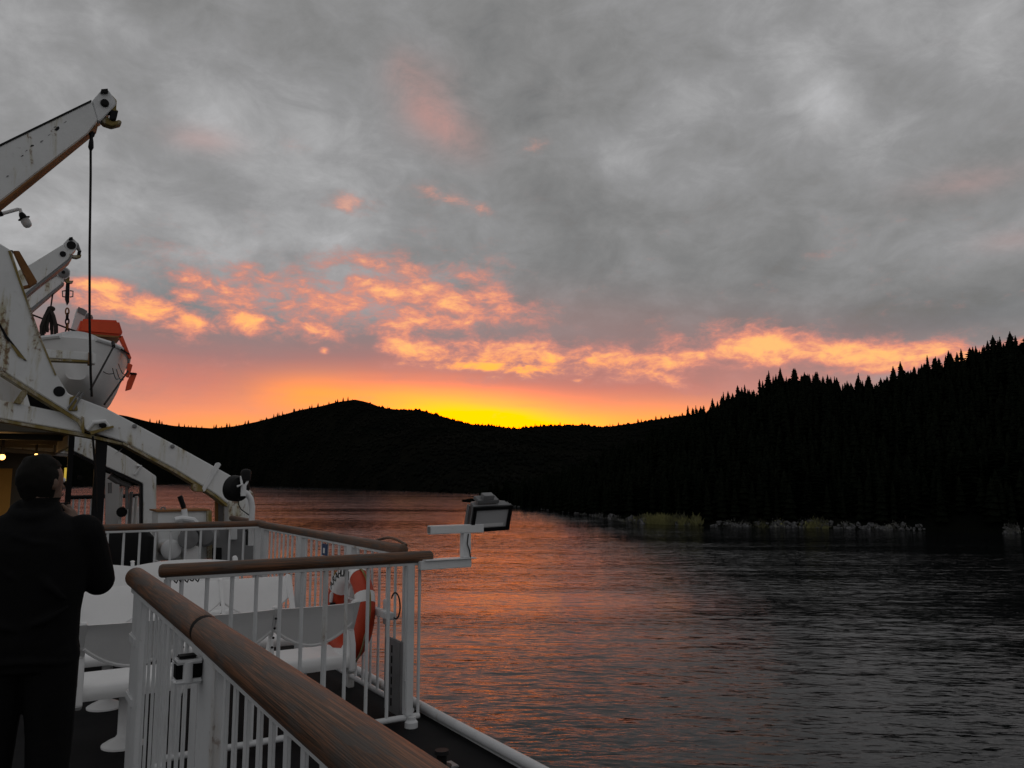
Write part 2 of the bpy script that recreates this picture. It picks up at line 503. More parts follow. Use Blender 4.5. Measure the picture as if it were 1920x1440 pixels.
# ------------------------------------------------------------------ mesh helpers
class MB:
    def __init__(s):
        s.v, s.f, s.uv = [], [], {}

    def add(s, vs, fs):
        b = len(s.v)
        s.v += [tuple(v) for v in vs]
        s.f += [tuple(i + b for i in f) for f in fs]
        return b

    def box(s, lo, hi):
        x0, y0, z0 = lo
        x1, y1, z1 = hi
        vs = [(x, y, z) for x in (x0, x1) for y in (y0, y1) for z in (z0, z1)]
        s.add(vs, [(0, 1, 3, 2), (4, 6, 7, 5), (0, 4, 5, 1), (2, 3, 7, 6), (0, 2, 6, 4), (1, 5, 7, 3)])
        return s

    def obox(s, c, dx_, dy_, dz_):
        """oriented box: centre and three half vectors"""
        c, a, b, d = map(Vector, (c, dx_, dy_, dz_))
        vs = [c + a * i + b * j + d * k for i in (-1, 1) for j in (-1, 1) for k in (-1, 1)]
        s.add(vs, [(0, 1, 3, 2), (4, 6, 7, 5), (0, 4, 5, 1), (2, 3, 7, 6), (0, 2, 6, 4), (1, 5, 7, 3)])
        return s

    def tube(s, pts, r, n=10, cap=True, uvs=False, closed=False, ry=None):
        pts = [Vector(p) for p in pts]
        rs = r if isinstance(r, (list, tuple)) else [r] * len(pts)
        k = len(pts)
        b0 = len(s.v)
        up = None
        acc = 0
        for i, p in enumerate(pts):
            if closed:
                tdir = pts[(i + 1) % k] - pts[i - 1]
            elif i == 0:
                tdir = pts[1] - p
            elif i == k - 1:
                tdir = p - pts[i - 1]
            else:
                tdir = (pts[i + 1] - p).normalized() + (p - pts[i - 1]).normalized()
            tdir.normalize()
            if up is None:
                up = Vector((0, 0, 1)) if abs(tdir.z) < 0.9 else Vector((0, 1, 0))
            sd = tdir.cross(up).normalized()
            up = sd.cross(tdir).normalized()
            if i:
                acc += (p - pts[i - 1]).length
            for j in range(n):
                a = 2 * math.pi * j / n
                s.v.append(tuple(p + (sd * math.cos(a) + up * math.sin(a) * ((ry / r) if ry else 1)) * rs[i]))
                s.uv[len(s.v) - 1] = (acc, j / n)
        for i in range(k if closed else k - 1):
            for j in range(n):
                a, c_ = b0 + i * n + j, b0 + i * n + (j + 1) % n
                i2 = (i + 1) % k
                d, e = b0 + i2 * n + (j + 1) % n, b0 + i2 * n + j
                s.f.append((a, c_, d, e))
        if cap and not closed:
            s.f.append(tuple(b0 + j for j in reversed(range(n))))
            s.f.append(tuple(b0 + (k - 1) * n + j for j in range(n)))
        return s

    def prism(s, poly, ext):
        """poly: 3d points in a plane; ext: extrusion vector"""
        n = len(poly)
        ext = Vector(ext)
        a = [Vector(p) for p in poly]
        vs = a + [p + ext for p in a]
        fs = [tuple(range(n)), tuple(reversed(range(n, 2 * n)))]
        fs += [(i, i + n, (i + 1) % n + n, (i + 1) % n) for i in range(n)]
        s.add(vs, fs)
        return s

    def lathe(s, c, axis, prof, n=20):
        """prof: (distance along axis, radius)"""
        c, axis = Vector(c), Vector(axis).normalized()
        u = axis.orthogonal().normalized()
        w = axis.cross(u)
        b = len(s.v)
        for h, r in prof:
            for j in range(n):
                a = 2 * math.pi * j / n
                s.v.append(tuple(c + axis * h + (u * math.cos(a) + w * math.sin(a)) * max(r, 1e-4)))
        k = len(prof)
        for i in range(k - 1):
            for j in range(n):
                s.f.append((b + i * n + j, b + i * n + (j + 1) % n, b + (i + 1) * n + (j + 1) % n, b + (i + 1) * n + j))
        s.f.append(tuple(b + j for j in reversed(range(n))))
        s.f.append(tuple(b + (k - 1) * n + j for j in range(n)))
        return s

    def ball(s, c, r, n=12, m_=8):
        rx, ry, rz = (r, r, r) if not isinstance(r, (tuple, list)) else r
        b = len(s.v)
        for i in range(m_ + 1):
            t_ = math.pi * i / m_
            for j in range(n):
                a = 2 * math.pi * j / n
                s.v.append((c[0] + rx * max(math.sin(t_), 1e-3) * math.cos(a), c[1] + ry * max(math.sin(t_), 1e-3) * math.sin(a), c[2] + rz * math.cos(t_)))
        for i in range(m_):
            for j in range(n):
                s.f.append((b + i * n + j, b + (i + 1) * n + j, b + (i + 1) * n + (j + 1) % n, b + i * n + (j + 1) % n))
        s.f.append(tuple(b + j for j in range(n)))
        s.f.append(tuple(b + m_ * n + j for j in reversed(range(n))))
        return s

    def loft(s, rings, close=True, cap=True):
        n = len(rings[0])
        b = len(s.v)
        for r in rings:
            s.v += [tuple(p) for p in r]
        for i in range(len(rings) - 1):
            for j in range(n if close else n - 1):
                s.f.append((b + i * n + j, b + i * n + (j + 1) % n, b + (i + 1) * n + (j + 1) % n, b + (i + 1) * n + j))
        if cap:
            s.f.append(tuple(b + j for j in reversed(range(n))))
            s.f.append(tuple(b + (len(rings) - 1) * n + j for j in range(n)))
        return s

    def mesh(s, name, material, smooth=None, bevel=0.0, angle=40):
        me = bpy.data.meshes.new(name)
        me.from_pydata(s.v, [], s.f)
        bm = bmesh.new()
        bm.from_mesh(me)
        bmesh.ops.recalc_face_normals(bm, faces=bm.faces)
        if bevel:
            ed = [e for e in bm.edges if len(e.link_faces) == 2 and e.calc_face_angle(0) > math.radians(35)]
            bmesh.ops.bevel(bm, geom=ed, offset=bevel, segments=2, affect='EDGES', clamp_overlap=True)
        bm.to_mesh(me)
        bm.free()
        if s.uv and not bevel:
            ul = me.uv_layers.new(name='UVMap')
            vi = np.empty(len(me.loops), dtype=np.int32)
            me.loops.foreach_get('vertex_index', vi)
            arr = np.array([s.uv.get(i, (0, 0)) for i in range(len(me.vertices))])
            # distance along the rail in 0.1 m, and around it on a circle unrolled
            uv = arr[vi]
            uv = np.stack([uv[:, 0] * 3.0, np.abs(uv[:, 1] - 0.5) * 14.0], 1)
            ul.data.foreach_set('uv', uv.astype(np.float32).ravel())
        me.materials.append(material)
        if smooth is not False:
            me.shade_smooth()
            try:
                me.set_sharp_from_angle(angle=math.radians(angle))
            except Exception:
                pass
        return me

    def build(s, name, material, parent=None, **kw):
        return link(name, s.mesh(name, material, **kw), parent)


def link(name, data, parent=None):
    o = bpy.data.objects.new(name, data)
    COL.objects.link(o)
    if parent is not None:
        o.parent = parent
        # meshes are written in world coordinates; keep them there
        o.matrix_parent_inverse = parent.matrix_basis.inverted()
    return o


def tag(o, label=None, cat=None, group=None, kind=None):
    for k, v in (('label', label), ('category', cat), ('group', group), ('kind', kind)):
        if v:
            o[k] = v
    return o


def thing(name, label, cat, loc=(0, 0, 0), group=None):
    o = bpy.data.objects.new(name, None)
    o.empty_display_size = 0.1
    COL.objects.link(o)
    o.location = loc
    return tag(o, label, cat, group)


def slab_pts(pix, Y):
    return [P(x, y, Y=Y) for x, y in pix]


def slab(pix, Y, th):
    return MB().prism(slab_pts(pix, Y), (0, th, 0))


def interp(tab, x):
    return float(np.interp(x, [p[0] for p in tab], [p[1] for p in tab]))


# ------------------------------------------------------------------ setting: sea, hills
me = MB().add([(-9000, -6000, SEA), (16000, -6000, SEA), (16000, 16000, SEA), (-9000, 16000, SEA)], [(0, 1, 2, 3)])
sea = bpy.data.meshes.new('sea')
sea.from_pydata([(-9000, -6000, SEA), (16000, -6000, SEA), (16000, 16000, SEA), (-9000, 16000, SEA)], [], [(0, 1, 2, 3)])
sea.materials.append(SEAM)
tag(link('sea', sea), kind='structure')

from mathutils import noise as mn


def hill(name, cols, shore, ridge, rdist, drop_px, material, rows=26, back=1.6, rough=0.05):
    """a hillside from its shoreline (pixels on the water plane) to its ridge at a given distance"""
    vs, fs = [], []
    R = rows + 8
    info = {}
    for i, px in enumerate(cols):
        s = P(px, interp(shore, px), Z=SEA)
        ds = math.hypot(s.x, s.y)
        dr = max(interp(rdist, px), ds * 1.02)
        r = P(px, interp(ridge, px) + interp(drop_px, px), D=dr)
        zr = max(r.z, SEA + 1.0)
        hd = Vector((r.x, r.y)).normalized()
        for j in range(R):
            t_ = j / (rows - 1)
            if t_ <= 1:
                d = ds + (dr - ds) * t_
                k = t_ ** 0.85
                z = SEA - 0.6 + (zr - SEA + 0.6) * k
                w = math.sin(math.pi * min(t_, 1)) * rough * (zr - SEA)
                z += w * (mn.noise((hd.x * d * 0.012, hd.y * d * 0.012, 3.3)) + 0.5 * mn.noise((hd.x * d * 0.04, hd.y * d * 0.04, 1.3)))
            else:
                k = (t_ - 1) / ((R - 1) / (rows - 1) - 1)
                d = dr * (1 + (back - 1) * k)
                z = zr + (SEA - 20 - zr) * k
            vs.append((hd.x * d, hd.y * d, z))
    for i in range(len(cols) - 1):
        for j in range(R - 1):
            a = i * R + j
            fs.append((a, a + R, a + R + 1, a + 1))
    me = bpy.data.meshes.new(name)
    me.from_pydata(vs, [], fs)
    me.materials.append(material)
    me.shade_smooth()
    o = link(name, me)
    tag(o, kind='structure')
    return np.array(vs).reshape(len(cols), R, 3), rows


FAR_RIDGE = [(-700, 740), (-400, 752), (-100, 765), (230, 776), (280, 789), (330, 797), (400, 801), (440, 797), (480, 789), (520, 779), (560, 767), (600, 760),
             (630, 752), (665, 747), (690, 752), (715, 762), (745, 766), (790, 767), (820, 776), (850, 785), (885, 794), (930, 797), (965, 802), (1010, 798),
             (1060, 796), (1090, 795), (1130, 799), (1180, 793), (1240, 783), (1300, 775), (1400, 768), (1700, 740), (2100, 730), (2700, 700)]
FAR_SHORE = [(-700, 903.2), (0, 904), (300, 905), (640, 915), (880, 925), (960, 926), (1300, 922), (1700, 918), (2700, 915)]
FAR_D = [(-700, 3600), (300, 3000), (665, 1900), (960, 1500), (1100, 2100), (2700, 2200)]
far_cols = np.linspace(-700, 2700, 240)
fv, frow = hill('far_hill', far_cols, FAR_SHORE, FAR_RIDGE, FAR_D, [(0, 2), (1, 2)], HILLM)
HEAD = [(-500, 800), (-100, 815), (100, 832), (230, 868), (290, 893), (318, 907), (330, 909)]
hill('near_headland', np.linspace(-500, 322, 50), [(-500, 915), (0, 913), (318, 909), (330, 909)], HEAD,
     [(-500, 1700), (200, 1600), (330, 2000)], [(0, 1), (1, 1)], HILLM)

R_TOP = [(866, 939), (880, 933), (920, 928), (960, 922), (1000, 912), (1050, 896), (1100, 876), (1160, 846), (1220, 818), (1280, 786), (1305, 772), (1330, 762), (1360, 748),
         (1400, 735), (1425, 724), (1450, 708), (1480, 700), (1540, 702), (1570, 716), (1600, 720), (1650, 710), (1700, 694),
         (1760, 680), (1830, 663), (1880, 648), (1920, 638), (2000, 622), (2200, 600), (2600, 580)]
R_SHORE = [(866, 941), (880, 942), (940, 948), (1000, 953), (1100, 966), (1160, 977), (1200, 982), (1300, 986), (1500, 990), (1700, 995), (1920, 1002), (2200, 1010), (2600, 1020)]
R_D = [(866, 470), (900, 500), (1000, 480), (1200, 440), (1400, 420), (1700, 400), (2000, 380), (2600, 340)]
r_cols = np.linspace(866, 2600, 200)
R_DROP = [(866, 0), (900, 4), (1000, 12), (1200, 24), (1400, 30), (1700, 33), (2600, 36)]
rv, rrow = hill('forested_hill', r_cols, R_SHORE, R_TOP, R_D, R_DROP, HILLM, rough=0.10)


def surf(v, cols, rows, px, t_):
    fi = np.interp(px, cols, np.arange(len(cols)))
    i = min(int(fi), len(cols) - 2)
    fj = t_ * (rows - 1)
    j = min(int(fj), v.shape[1] - 2)
    a, b = fi - i, fj - j
    return Vector(v[i, j] * (1 - a) * (1 - b) + v[i + 1, j] * a * (1 - b) + v[i, j + 1] * (1 - a) * b + v[i + 1, j + 1] * a * b)


# ---- conifers: unit height, trunk base at origin
def conifer_crown(seed, levels=16, width=0.22, per=9, rag=0.35, base=0.10, pw=0.9):
    r = random.Random(seed)
    vs, fs = [], []
    for l in range(levels):
        k = l / (levels - 1)
        z = base + (0.97 - base) * k
        ln0 = width * (1 - k) ** pw + 0.014
        n_ = max(4, int(per * (1 - 0.4 * k)))
        off = r.random() * 6.28
        for b in range(n_):
            a = off + 2 * math.pi * b / n_ + r.uniform(-0.25, 0.25)
            ln = ln0 * r.uniform(1 - rag, 1 + rag * 0.6)
            dr = r.uniform(-0.02, 0.035) + 0.10 * ln
            ca, sa = math.cos(a), math.sin(a)
            wd = ln * r.uniform(0.24, 0.40) + 0.010
            zt = z + r.uniform(-0.01, 0.01)
            i = len(vs)
            vs += [(0, 0, zt + 0.022), (ca * ln * 0.55 - sa * wd, sa * ln * 0.55 + ca * wd, zt - dr * 0.35), (ca * ln, sa * ln, zt - dr),
                   (ca * ln * 0.55 + sa * wd, sa * ln * 0.55 - ca * wd, zt - dr * 0.35), (ca * ln * 0.5, sa * ln * 0.5, zt - dr * 0.35 - 0.045)]
            fs += [(i, i + 1, i + 2), (i, i + 2, i + 3), (i + 1, i + 4, i + 2), (i + 4, i + 3, i + 2)]
    # solid inner foliage so that the crown reads as one mass
    for l in range(levels):
        k = l / levels
        z0 = base + (0.99 - base) * k
        z1 = base + (0.99 - base) * min(1.0, k + 1.9 / levels)
        rr = width * 0.66 * (1 - k) ** pw + 0.010
        i = len(vs)
        o_ = r.random() * 6
        for b in range(6):
            q_ = rr * r.uniform(0.75, 1.15)
            vs.append((math.cos(o_ + b * 1.047) * q_, math.sin(o_ + b * 1.047) * q_, z0 - 0.012 + r.uniform(-.012, .012)))
        vs.append((0, 0, z1))
        fs += [(i + b, i + (b + 1) % 6, i + 6) for b in range(6)]
    i = len(vs)
    vs += [(0.012, 0, 0.93), (-0.006, 0.01, 0.93), (-0.006, -0.01, 0.93), (0, 0, 1.0)]
    fs += [(i, i + 1, i + 3), (i + 1, i + 2, i + 3), (i + 2, i, i + 3)]
    return vs, fs


CROWNS = [conifer_crown(1), conifer_crown(2, 18, 0.19, 9, 0.4), conifer_crown(3, 15, 0.27, 10, 0.3, 0.08, 0.7),
          conifer_crown(4, 14, 0.30, 10, 0.35, 0.10, 0.6), conifer_crown(5, 17, 0.16, 8, 0.45), conifer_crown(6, 13, 0.34, 11, 0.3, 0.12, 0.5)]


def raw_mesh(name, vs, fs, m_, smooth=False):
    me = bpy.data.meshes.new(name)
    me.from_pydata(vs, [], fs)
    me.materials.append(m_)
    if smooth:
        me.shade_smooth()
    return me


CROWN_ME = [raw_mesh('crown', v, f, FOL) for v, f in CROWNS]
tr = MB().tube([(0, 0, -0.10), (0.004, 0, 0.3), (0, 0, 0.6), (0, 0.002, 0.95)], [0.020, 0.015, 0.009, 0.003], 6)
TRUNK_ME = tr.mesh('trunk', BARK)


def tree(p, h, k, rot, label, group, w=1.0):
    o = thing('conifer_tree', label, 'tree', p, group)
    o.scale = (h * w, h * w, h)
    o.rotation_euler = (0, 0, rot)
    for nm, me in (('trunk', TRUNK_ME), ('crown', CROWN_ME[k])):
        c_ = bpy.data.objects.new(nm, me)
        COL.objects.link(c_)
        c_.parent = o
    return o


# skyline of the near forest: trees one can tell apart against the sky
rt = random.Random(21)
px = 1015.0
while px < 2080:
    dpx = rt.uniform(4.2, 8.5)
    px += dpx
    base = surf(rv, r_cols, rrow, px, rt.uniform(0.96, 1.0))
    dd = math.hypot(base.x, base.y)
    drop = interp(R_DROP, px)
    hpx = (drop + rt.gauss(2, 5)) * (1.22 if rt.random() < 0.10 else 1.0)
    h = max(5.0, hpx / FPX * dd * 0.93)
    broad = rt.random() < 0.45
    if broad:
        h *= rt.uniform(0.72, 0.95)
    tree(base + Vector((0, 0, -0.3)), h, rt.choice([3, 5, 5]) if broad else rt.choice([0, 0, 1, 2, 2, 3, 4]), rt.uniform(0, 6.28),
         'dark conifer standing on the skyline of the wooded right-hand hill', 'conifers on the skyline of the near hill', rt.uniform(1.2, 1.75) if broad else rt.uniform(0.9, 1.25))
# trees along the foot of the slope just above the shore rocks
px = 900.0
while px < 1990:
    px += rt.uniform(10, 22)
    base = surf(rv, r_cols, rrow, px, rt.uniform(0.04, 0.16))
    tree(base, rt.uniform(8, 15), rt.choice([0, 1, 2, 3, 5]), rt.uniform(0, 6.28),
         'dark conifer at the foot of the wooded right-hand slope above the shore', 'conifers along the shore of the near hill', rt.uniform(0.9, 1.3))
# tiny trees on the far ridge line
for seg, n_ in (((275, 660), 46), ((660, 960), 9), ((960, 1310), 26)):
    for i in range(n_):
        px = rt.uniform(*seg)
        base = surf(fv, far_cols, frow, px, 1.0)
        dd = math.hypot(base.x, base.y)
        tree(base + Vector((0, 0, -1)), rt.uniform(3.5, 8.5) / FPX * dd * (0.7 if 660 < px < 960 else 1), rt.choice([0, 1, 2, 3]), rt.uniform(0, 6.28),
             'tiny conifer silhouetted along the far ridge under the sunset', 'conifers along the far ridge', rt.uniform(0.8, 1.2))

def bush_crown(seed):
    r = random.Random(seed)
    vs, fs = [], []
    for k in range(3):
        ox, oy, h, w = r.uniform(-.3, .3), r.uniform(-.3, .3), r.uniform(.6, 1.0), r.uniform(.3, .5)
        i = len(vs)
        for b in range(6):
            a = b * 1.047 + r.uniform(-.2, .2)
            vs.append((ox + math.cos(a) * w, oy + math.sin(a) * w, h * .35 + r.uniform(-.1, .1)))
        vs += [(ox, oy, h), (ox, oy, 0)]
        fs += [(i + b, i + (b + 1) % 6, i + 6) for b in range(6)] + [(i + (b + 1) % 6, i + b, i + 7) for b in range(6)]
    return vs, fs


# the rest of the forest reads as one dark mass
def forest(name, places, label, low=False):
    vs_all, fs_all, off = [], [], 0
    arrs = []
    for s_ in range(5):
        arrs.append([np.array(x) for x in bush_crown(60 + s_)] if low else [np.array(x) for x in conifer_crown(40 + s_, 7, (0.2, 0.26, 0.3, 0.17, 0.33)[s_], 6, 0.35, 0.06, 0.75)])
    for p, h, k, a in places:
        v, f = arrs[k]
        c_, s_ = math.cos(a) * h, math.sin(a) * h
        vv = np.stack([v[:, 0] * c_ - v[:, 1] * s_ + p[0], v[:, 0] * s_ + v[:, 1] * c_ + p[1], v[:, 2] * h + p[2]], 1)
        vs_all.append(vv)
        fs_all.append(f + off)
        off += len(v)
    V, Fc = np.concatenate(vs_all), np.concatenate(fs_all)
    me = bpy.data.meshes.new(name)
    me.vertices.add(len(V))
    me.vertices.foreach_set('co', V.astype(np.float32).ravel())
    me.loops.add(len(Fc) * 3)
    me.loops.foreach_set('vertex_index', Fc.astype(np.int32).ravel())
    me.polygons.add(len(Fc))
    me.polygons.foreach_set('loop_start', np.arange(0, len(Fc) * 3, 3, dtype=np.int32))
    me.update(calc_edges=True)
    me.validate()
    me.materials.append(BUSH if low else FOL)
    tag(link(name, me), label, 'forest', kind='stuff')


pl = []
for i in range(2600):
    px, t_ = rt.uniform(900, 2560), rt.uniform(0.025, 0.98)
    b = surf(rv, r_cols, rrow, px, t_)
    k = min(1.0, (px - 866) / 200)
    pl.append((b, rt.uniform(9, 14) * (0.45 + 0.55 * k), rt.randrange(5), rt.uniform(0, 6.28)))
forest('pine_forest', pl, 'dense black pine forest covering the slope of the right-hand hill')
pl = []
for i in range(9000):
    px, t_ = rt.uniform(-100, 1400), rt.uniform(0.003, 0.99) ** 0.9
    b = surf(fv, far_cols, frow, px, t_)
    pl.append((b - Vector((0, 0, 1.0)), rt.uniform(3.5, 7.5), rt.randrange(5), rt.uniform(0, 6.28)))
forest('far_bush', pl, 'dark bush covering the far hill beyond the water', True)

# ---- shore rocks and pale shrubs
def rock_mesh(seed):
    bm = bmesh.new()
    bmesh.ops.create_icosphere(bm, subdivisions=2, radius=1)
    for v in bm.verts:
        n_ = mn.noise(v.co * 1.3 + Vector((seed * 7.1, 0, 0))) * 0.55 + mn.noise(v.co * 3.1 + Vector((0, seed * 3.7, 0))) * 0.28
        n_ += 0.35 * abs(mn.noise(v.co * 2.2 + Vector((seed, 4, 1))))
        v.co *= 1 + n_
        v.co.x = round(v.co.x * 2.6) / 2.6 * 0.5 + v.co.x * 0.5
        v.co.z = v.co.z * 1.15 + 0.1
    me = bpy.data.meshes.new('shore_rock')
    bm.to_mesh(me)
    bm.free()
    me.materials.append(ROCK)
    return me


ROCKS = [rock_mesh(i) for i in range(6)]
rk = []
for (a, b, n_, smin, smax) in ((1075, 1130, 7, 0.8, 2.0), (1118, 1200, 16, 1.0, 2.6), (1180, 1215, 8, 1.6, 3.4), (1215, 1300, 12, 0.8, 1.8), (1330, 1400, 14, 0.7, 1.9),
                            (1400, 1480, 12, 0.6, 1.4), (1440, 1600, 26, 0.8, 2.0), (1600, 1715, 18, 0.7, 1.6), (1090, 1720, 70, 0.5, 1.3), (1862, 1896, 7, 1.0, 2.0), (930, 1075, 18, 0.7, 1.5)):
    for i in range(n_):
        rk.append((rt.uniform(a, b), rt.uniform(smin, smax) * 0.48))
for px, s_ in rk:
    p = surf(rv, r_cols, rrow, px, rt.uniform(0.0, 0.022))
    o = link('shore_rock', ROCKS[rt.randrange(6)])
    o.location = (p.x, p.y, max(p.z, SEA) + s_ * 0.15)
    o.scale = (s_ * rt.uniform(0.6, 1.3), s_ * rt.uniform(0.6, 1.2), s_ * rt.uniform(0.45, 1.15))
    o.rotation_euler = (rt.uniform(-.3, .3), rt.uniform(-.3, .3), rt.uniform(0, 6.28))
    tag(o, 'pale grey rock along the waterline below the dark forest', 'rock', 'rocks along the near shore')
PALE, q, bs = mat('pale_dry_shore_scrub')
n = q.noise(q.new('ShaderNodeTexCoord').outputs['Object'], 0.2, 5)
q.put(bs.inputs['Base Color'], q.mix(q.smooth(n, 0.38, 0.62), (0.05, 0.05, 0.045), (0.20, 0.20, 0.18)))
bs.inputs['Roughness'].default_value = 0.9
mb = MB()
mb_green, mb_pale = mb, MB()
clumps = [(rt.gauss(1238, 28), rt.uniform(5, 13), rt.uniform(1.3, 3.4), 60, 0) for i in range(16)]
clumps += [(rt.gauss(1425, 18), rt.uniform(4, 9), rt.uniform(0.6, 1.2), 26, 0) for i in range(4)]
clumps += [(rt.gauss(1515, 14), rt.uniform(4, 9), rt.uniform(0.9, 1.9), 34, 0) for i in range(5)]
clumps += [(rt.uniform(1090, 1210), rt.uniform(3, 9), rt.uniform(0.7, 2.0), 24, 1) for i in range(16)]
clumps += [(rt.uniform(1320, 1700), rt.uniform(3, 9), rt.uniform(0.4, 1.2), 20, 1) for i in range(30)]
clumps += [(rt.gauss(1878, 8), rt.uniform(3, 6), rt.uniform(0.8, 1.7), 20, 1) for i in range(4)]
for (cx_, sp_, hh_, n_, pale_) in clumps:
    mb = mb_pale if pale_ else mb_green
    for i in range(n_):
        px = rt.gauss(cx_, sp_)
        p = surf(rv, r_cols, rrow, max(px, 900), abs(rt.gauss(0.012, 0.009)))
        fall = math.exp(-((px - cx_) / (1.6 * sp_)) ** 2)
        for k in range(3):
            an = rt.uniform(0, 6.28)
            h = hh_ * rt.uniform(0.35, 1.15) * (0.35 + 0.65 * fall)
            w_ = rt.uniform(0.06, 0.22)
            q0 = p + Vector((rt.uniform(-.7, .7), rt.uniform(-.7, .7), -.1))
            tip = q0 + Vector((math.cos(an) * h * rt.uniform(.2, .8), math.sin(an) * h * rt.uniform(.2, .8), h))
            sd = Vector((-math.sin(an), math.cos(an), 0)) * w_
            md = (q0 + tip) * 0.5 + Vector((0, 0, h * 0.12))
            mb.add([q0, md - sd, tip, md + sd], [(0, 1, 2), (0, 2, 3)])
tag(link('shore_grass', raw_mesh('shore_grass', mb_green.v, mb_green.f, GRASS)), 'yellow-green grass and shrubs on the pale rocky shore', 'grass', kind='stuff')
tag(link('shore_scrub', raw_mesh('shore_scrub', mb_pale.v, mb_pale.f, PALE)), 'low pale dry scrub between the rocks along the shore', 'scrub', kind='stuff')

# ------------------------------------------------------------------ ship: deck and hull
HX = 2.74
mb = MB().prism([(HX, -22, 0), (HX, 30, 0), (1.0, 44, 0), (-5, 52, 0), (-11, 44, 0), (-13, 30, 0), (-13, -22, 0)], (0, 0, -0.12))
tag(mb.build('deck', DECKM, smooth=False), kind='structure')
mb = MB()
rings = []
for z, k in ((-0.125, 1.0), (-5, 0.99), (SEA - 1.5, 0.93)):
    cx_ = -5.0
    rings.append([(cx_ + (x - cx_) * k, y * (1 if y < 0 else (0.97 + 0.03 * k)), z) for x, y in
                  ((HX - .02, -21.9), (HX - .02, 30), (1.0, 43.9), (-5, 51.9), (-11, 43.9), (-12.9, 30), (-12.9, -21.9))])
mb.loft(rings)
h_ = mb.build('ferry_hull', HULLM, smooth=False)
tag(h_, 'white ferry hull carrying the open passenger deck', 'ship')

# deck edge pipe
t = thing('deck_edge_pipe', 'thick white rounded pipe kerb along the edge of the dark deck', 'kerb', (2.65, 5, 0))
mb = MB()
pts = [(2.605 + 0.004 * math.sin(y * 0.9), y, 0.050 + 0.003 * math.sin(y * 2.1)) for y in np.arange(-4, 30, 0.5)]
mb.tube(pts, 0.032, 14)
mb.build('pipe', RAILW, t)
mb = MB().box((2.600, -4, 0.001), (2.612, 29.5, 0.03))
mb.build('web', RAILW, t)

# ------------------------------------------------------------------ railings
def bar(p0, p1, r, parent, name='baluster', m_=None, n=8):
    return MB().tube([p0, p1], r, n).build(name, m_ or RAILW, parent)


def wood_rail(pts, r, parent, label=None, n=20, name='handrail', endr=True, taper=None):
    pts = [Vector(p) for p in pts]
    # subdivide for grain, round the ends
    out, rs = [], []
    for a, b in zip(pts[:-1], pts[1:]):
        k = max(2, int((b - a).length / 0.12))
        for i in range(k):
            out.append(a.lerp(b, i / k))
            rs.append(r)
    out.append(pts[-1])
    rs.append(r)
    if taper:
        rs = [taper(p) for p in out]
    if endr and not taper:
        d0 = (out[0] - out[1]).normalized()
        d1 = (out[-1] - out[-2]).normalized()
        e0 = [(out[0] + d0 * r * 0.55, r * 0.30), (out[0] + d0 * r * 0.45, r * 0.75), (out[0] + d0 * r * 0.2, r * 0.95)]
        e1 = [(out[-1] + d1 * r * 0.2, r * 0.95), (out[-1] + d1 * r * 0.45, r * 0.75), (out[-1] + d1 * r * 0.55, r * 0.30)]
        out = [p for p, _ in e0] + out + [p for p, _ in e1]
        rs = [q_ for _, q_ in e0] + rs + [q_ for _, q_ in e1]
    o = MB().tube(out, rs, n).build(name, WOOD, parent, angle=60)
    if label:
        o['label'] = label
    return o


# foreground gate railing, right beside the camera
RX = 0.512
t1 = thing('gate_railing', 'white gate railing with thick reddish wooden handrail in the foreground', 'railing', (RX, 2.5, 0))
ZR = 1.216
RR = 0.0445
wood_rail([(RX, 4.0, ZR), (RX, 2.515, ZR)], RR, t1, 'greyer far length of wooden handrail beyond the joint', endr=True)
wood_rail([(RX, 2.47, ZR - 0.002), (RX, 1.2, ZR - 0.002), (RX, -2.5, ZR - 0.002)], RR, t1, 'reddish near length of wooden handrail',
          taper=lambda p: float(np.interp(p.y, [-3, 0.9, 1.7, 2.47], [.0515, .0515, .0495, .0445])))
MB().tube([(RX, 2.515, ZR), (RX, 2.462, ZR)], 0.0425, 20).build('joint_pin', SEALB, t1)
MB().box((RX - 0.022, -2.5, ZR - RR - 0.016), (RX + 0.022, 3.96, ZR - RR + 0.006)).build('rail_flat', RAILW, t1, bevel=0.003)
MB().box((RX - 0.016, -2.5, 0.085), (RX + 0.016, 3.96, 0.125)).build('bottom_bar', RAILW, t1, bevel=0.004)
ztop = ZR - RR - 0.01
y = 3.60
fl = MB().box((-0.004, -0.016, 0), (0.004, 0.016, ztop - 0.10)).mesh('baluster', RAILW, bevel=0.003)
while y > -2.4:
    if not (2.22 < y < 2.62) and not (0.0 < y < 0.2):
        o = link('baluster', fl, t1)
        o.location = Vector((RX + random.uniform(-.002, .002), y, 0.11)) - Vector(t1.location) * 0
        o.matrix_parent_inverse = t1.matrix_basis.inverted()
    y -= 0.107
MB().box((RX - 0.012, 3.70, 0.0), (RX + 0.012, 3.955, ztop)).build('end_post', RAILW, t1, bevel=0.004)
for z in (0.965, 0.72):
    MB().box((RX - 0.02, 3.80, z - 0.02), (RX + 0.02, 3.98, z + 0.02)).build('hinge', RAILW, t1, bevel=0.006)
MB().box((RX - 0.014, 2.50, 0.0), (RX + 0.014, 2.60, ztop)).build('gate_post', RAILW, t1, bevel=0.005)
MB().box((RX - 0.020, 2.255, 0.0), (RX + 0.020, 2.47, ztop)).build('gate_post', RAILW, t1, bevel=0.006)
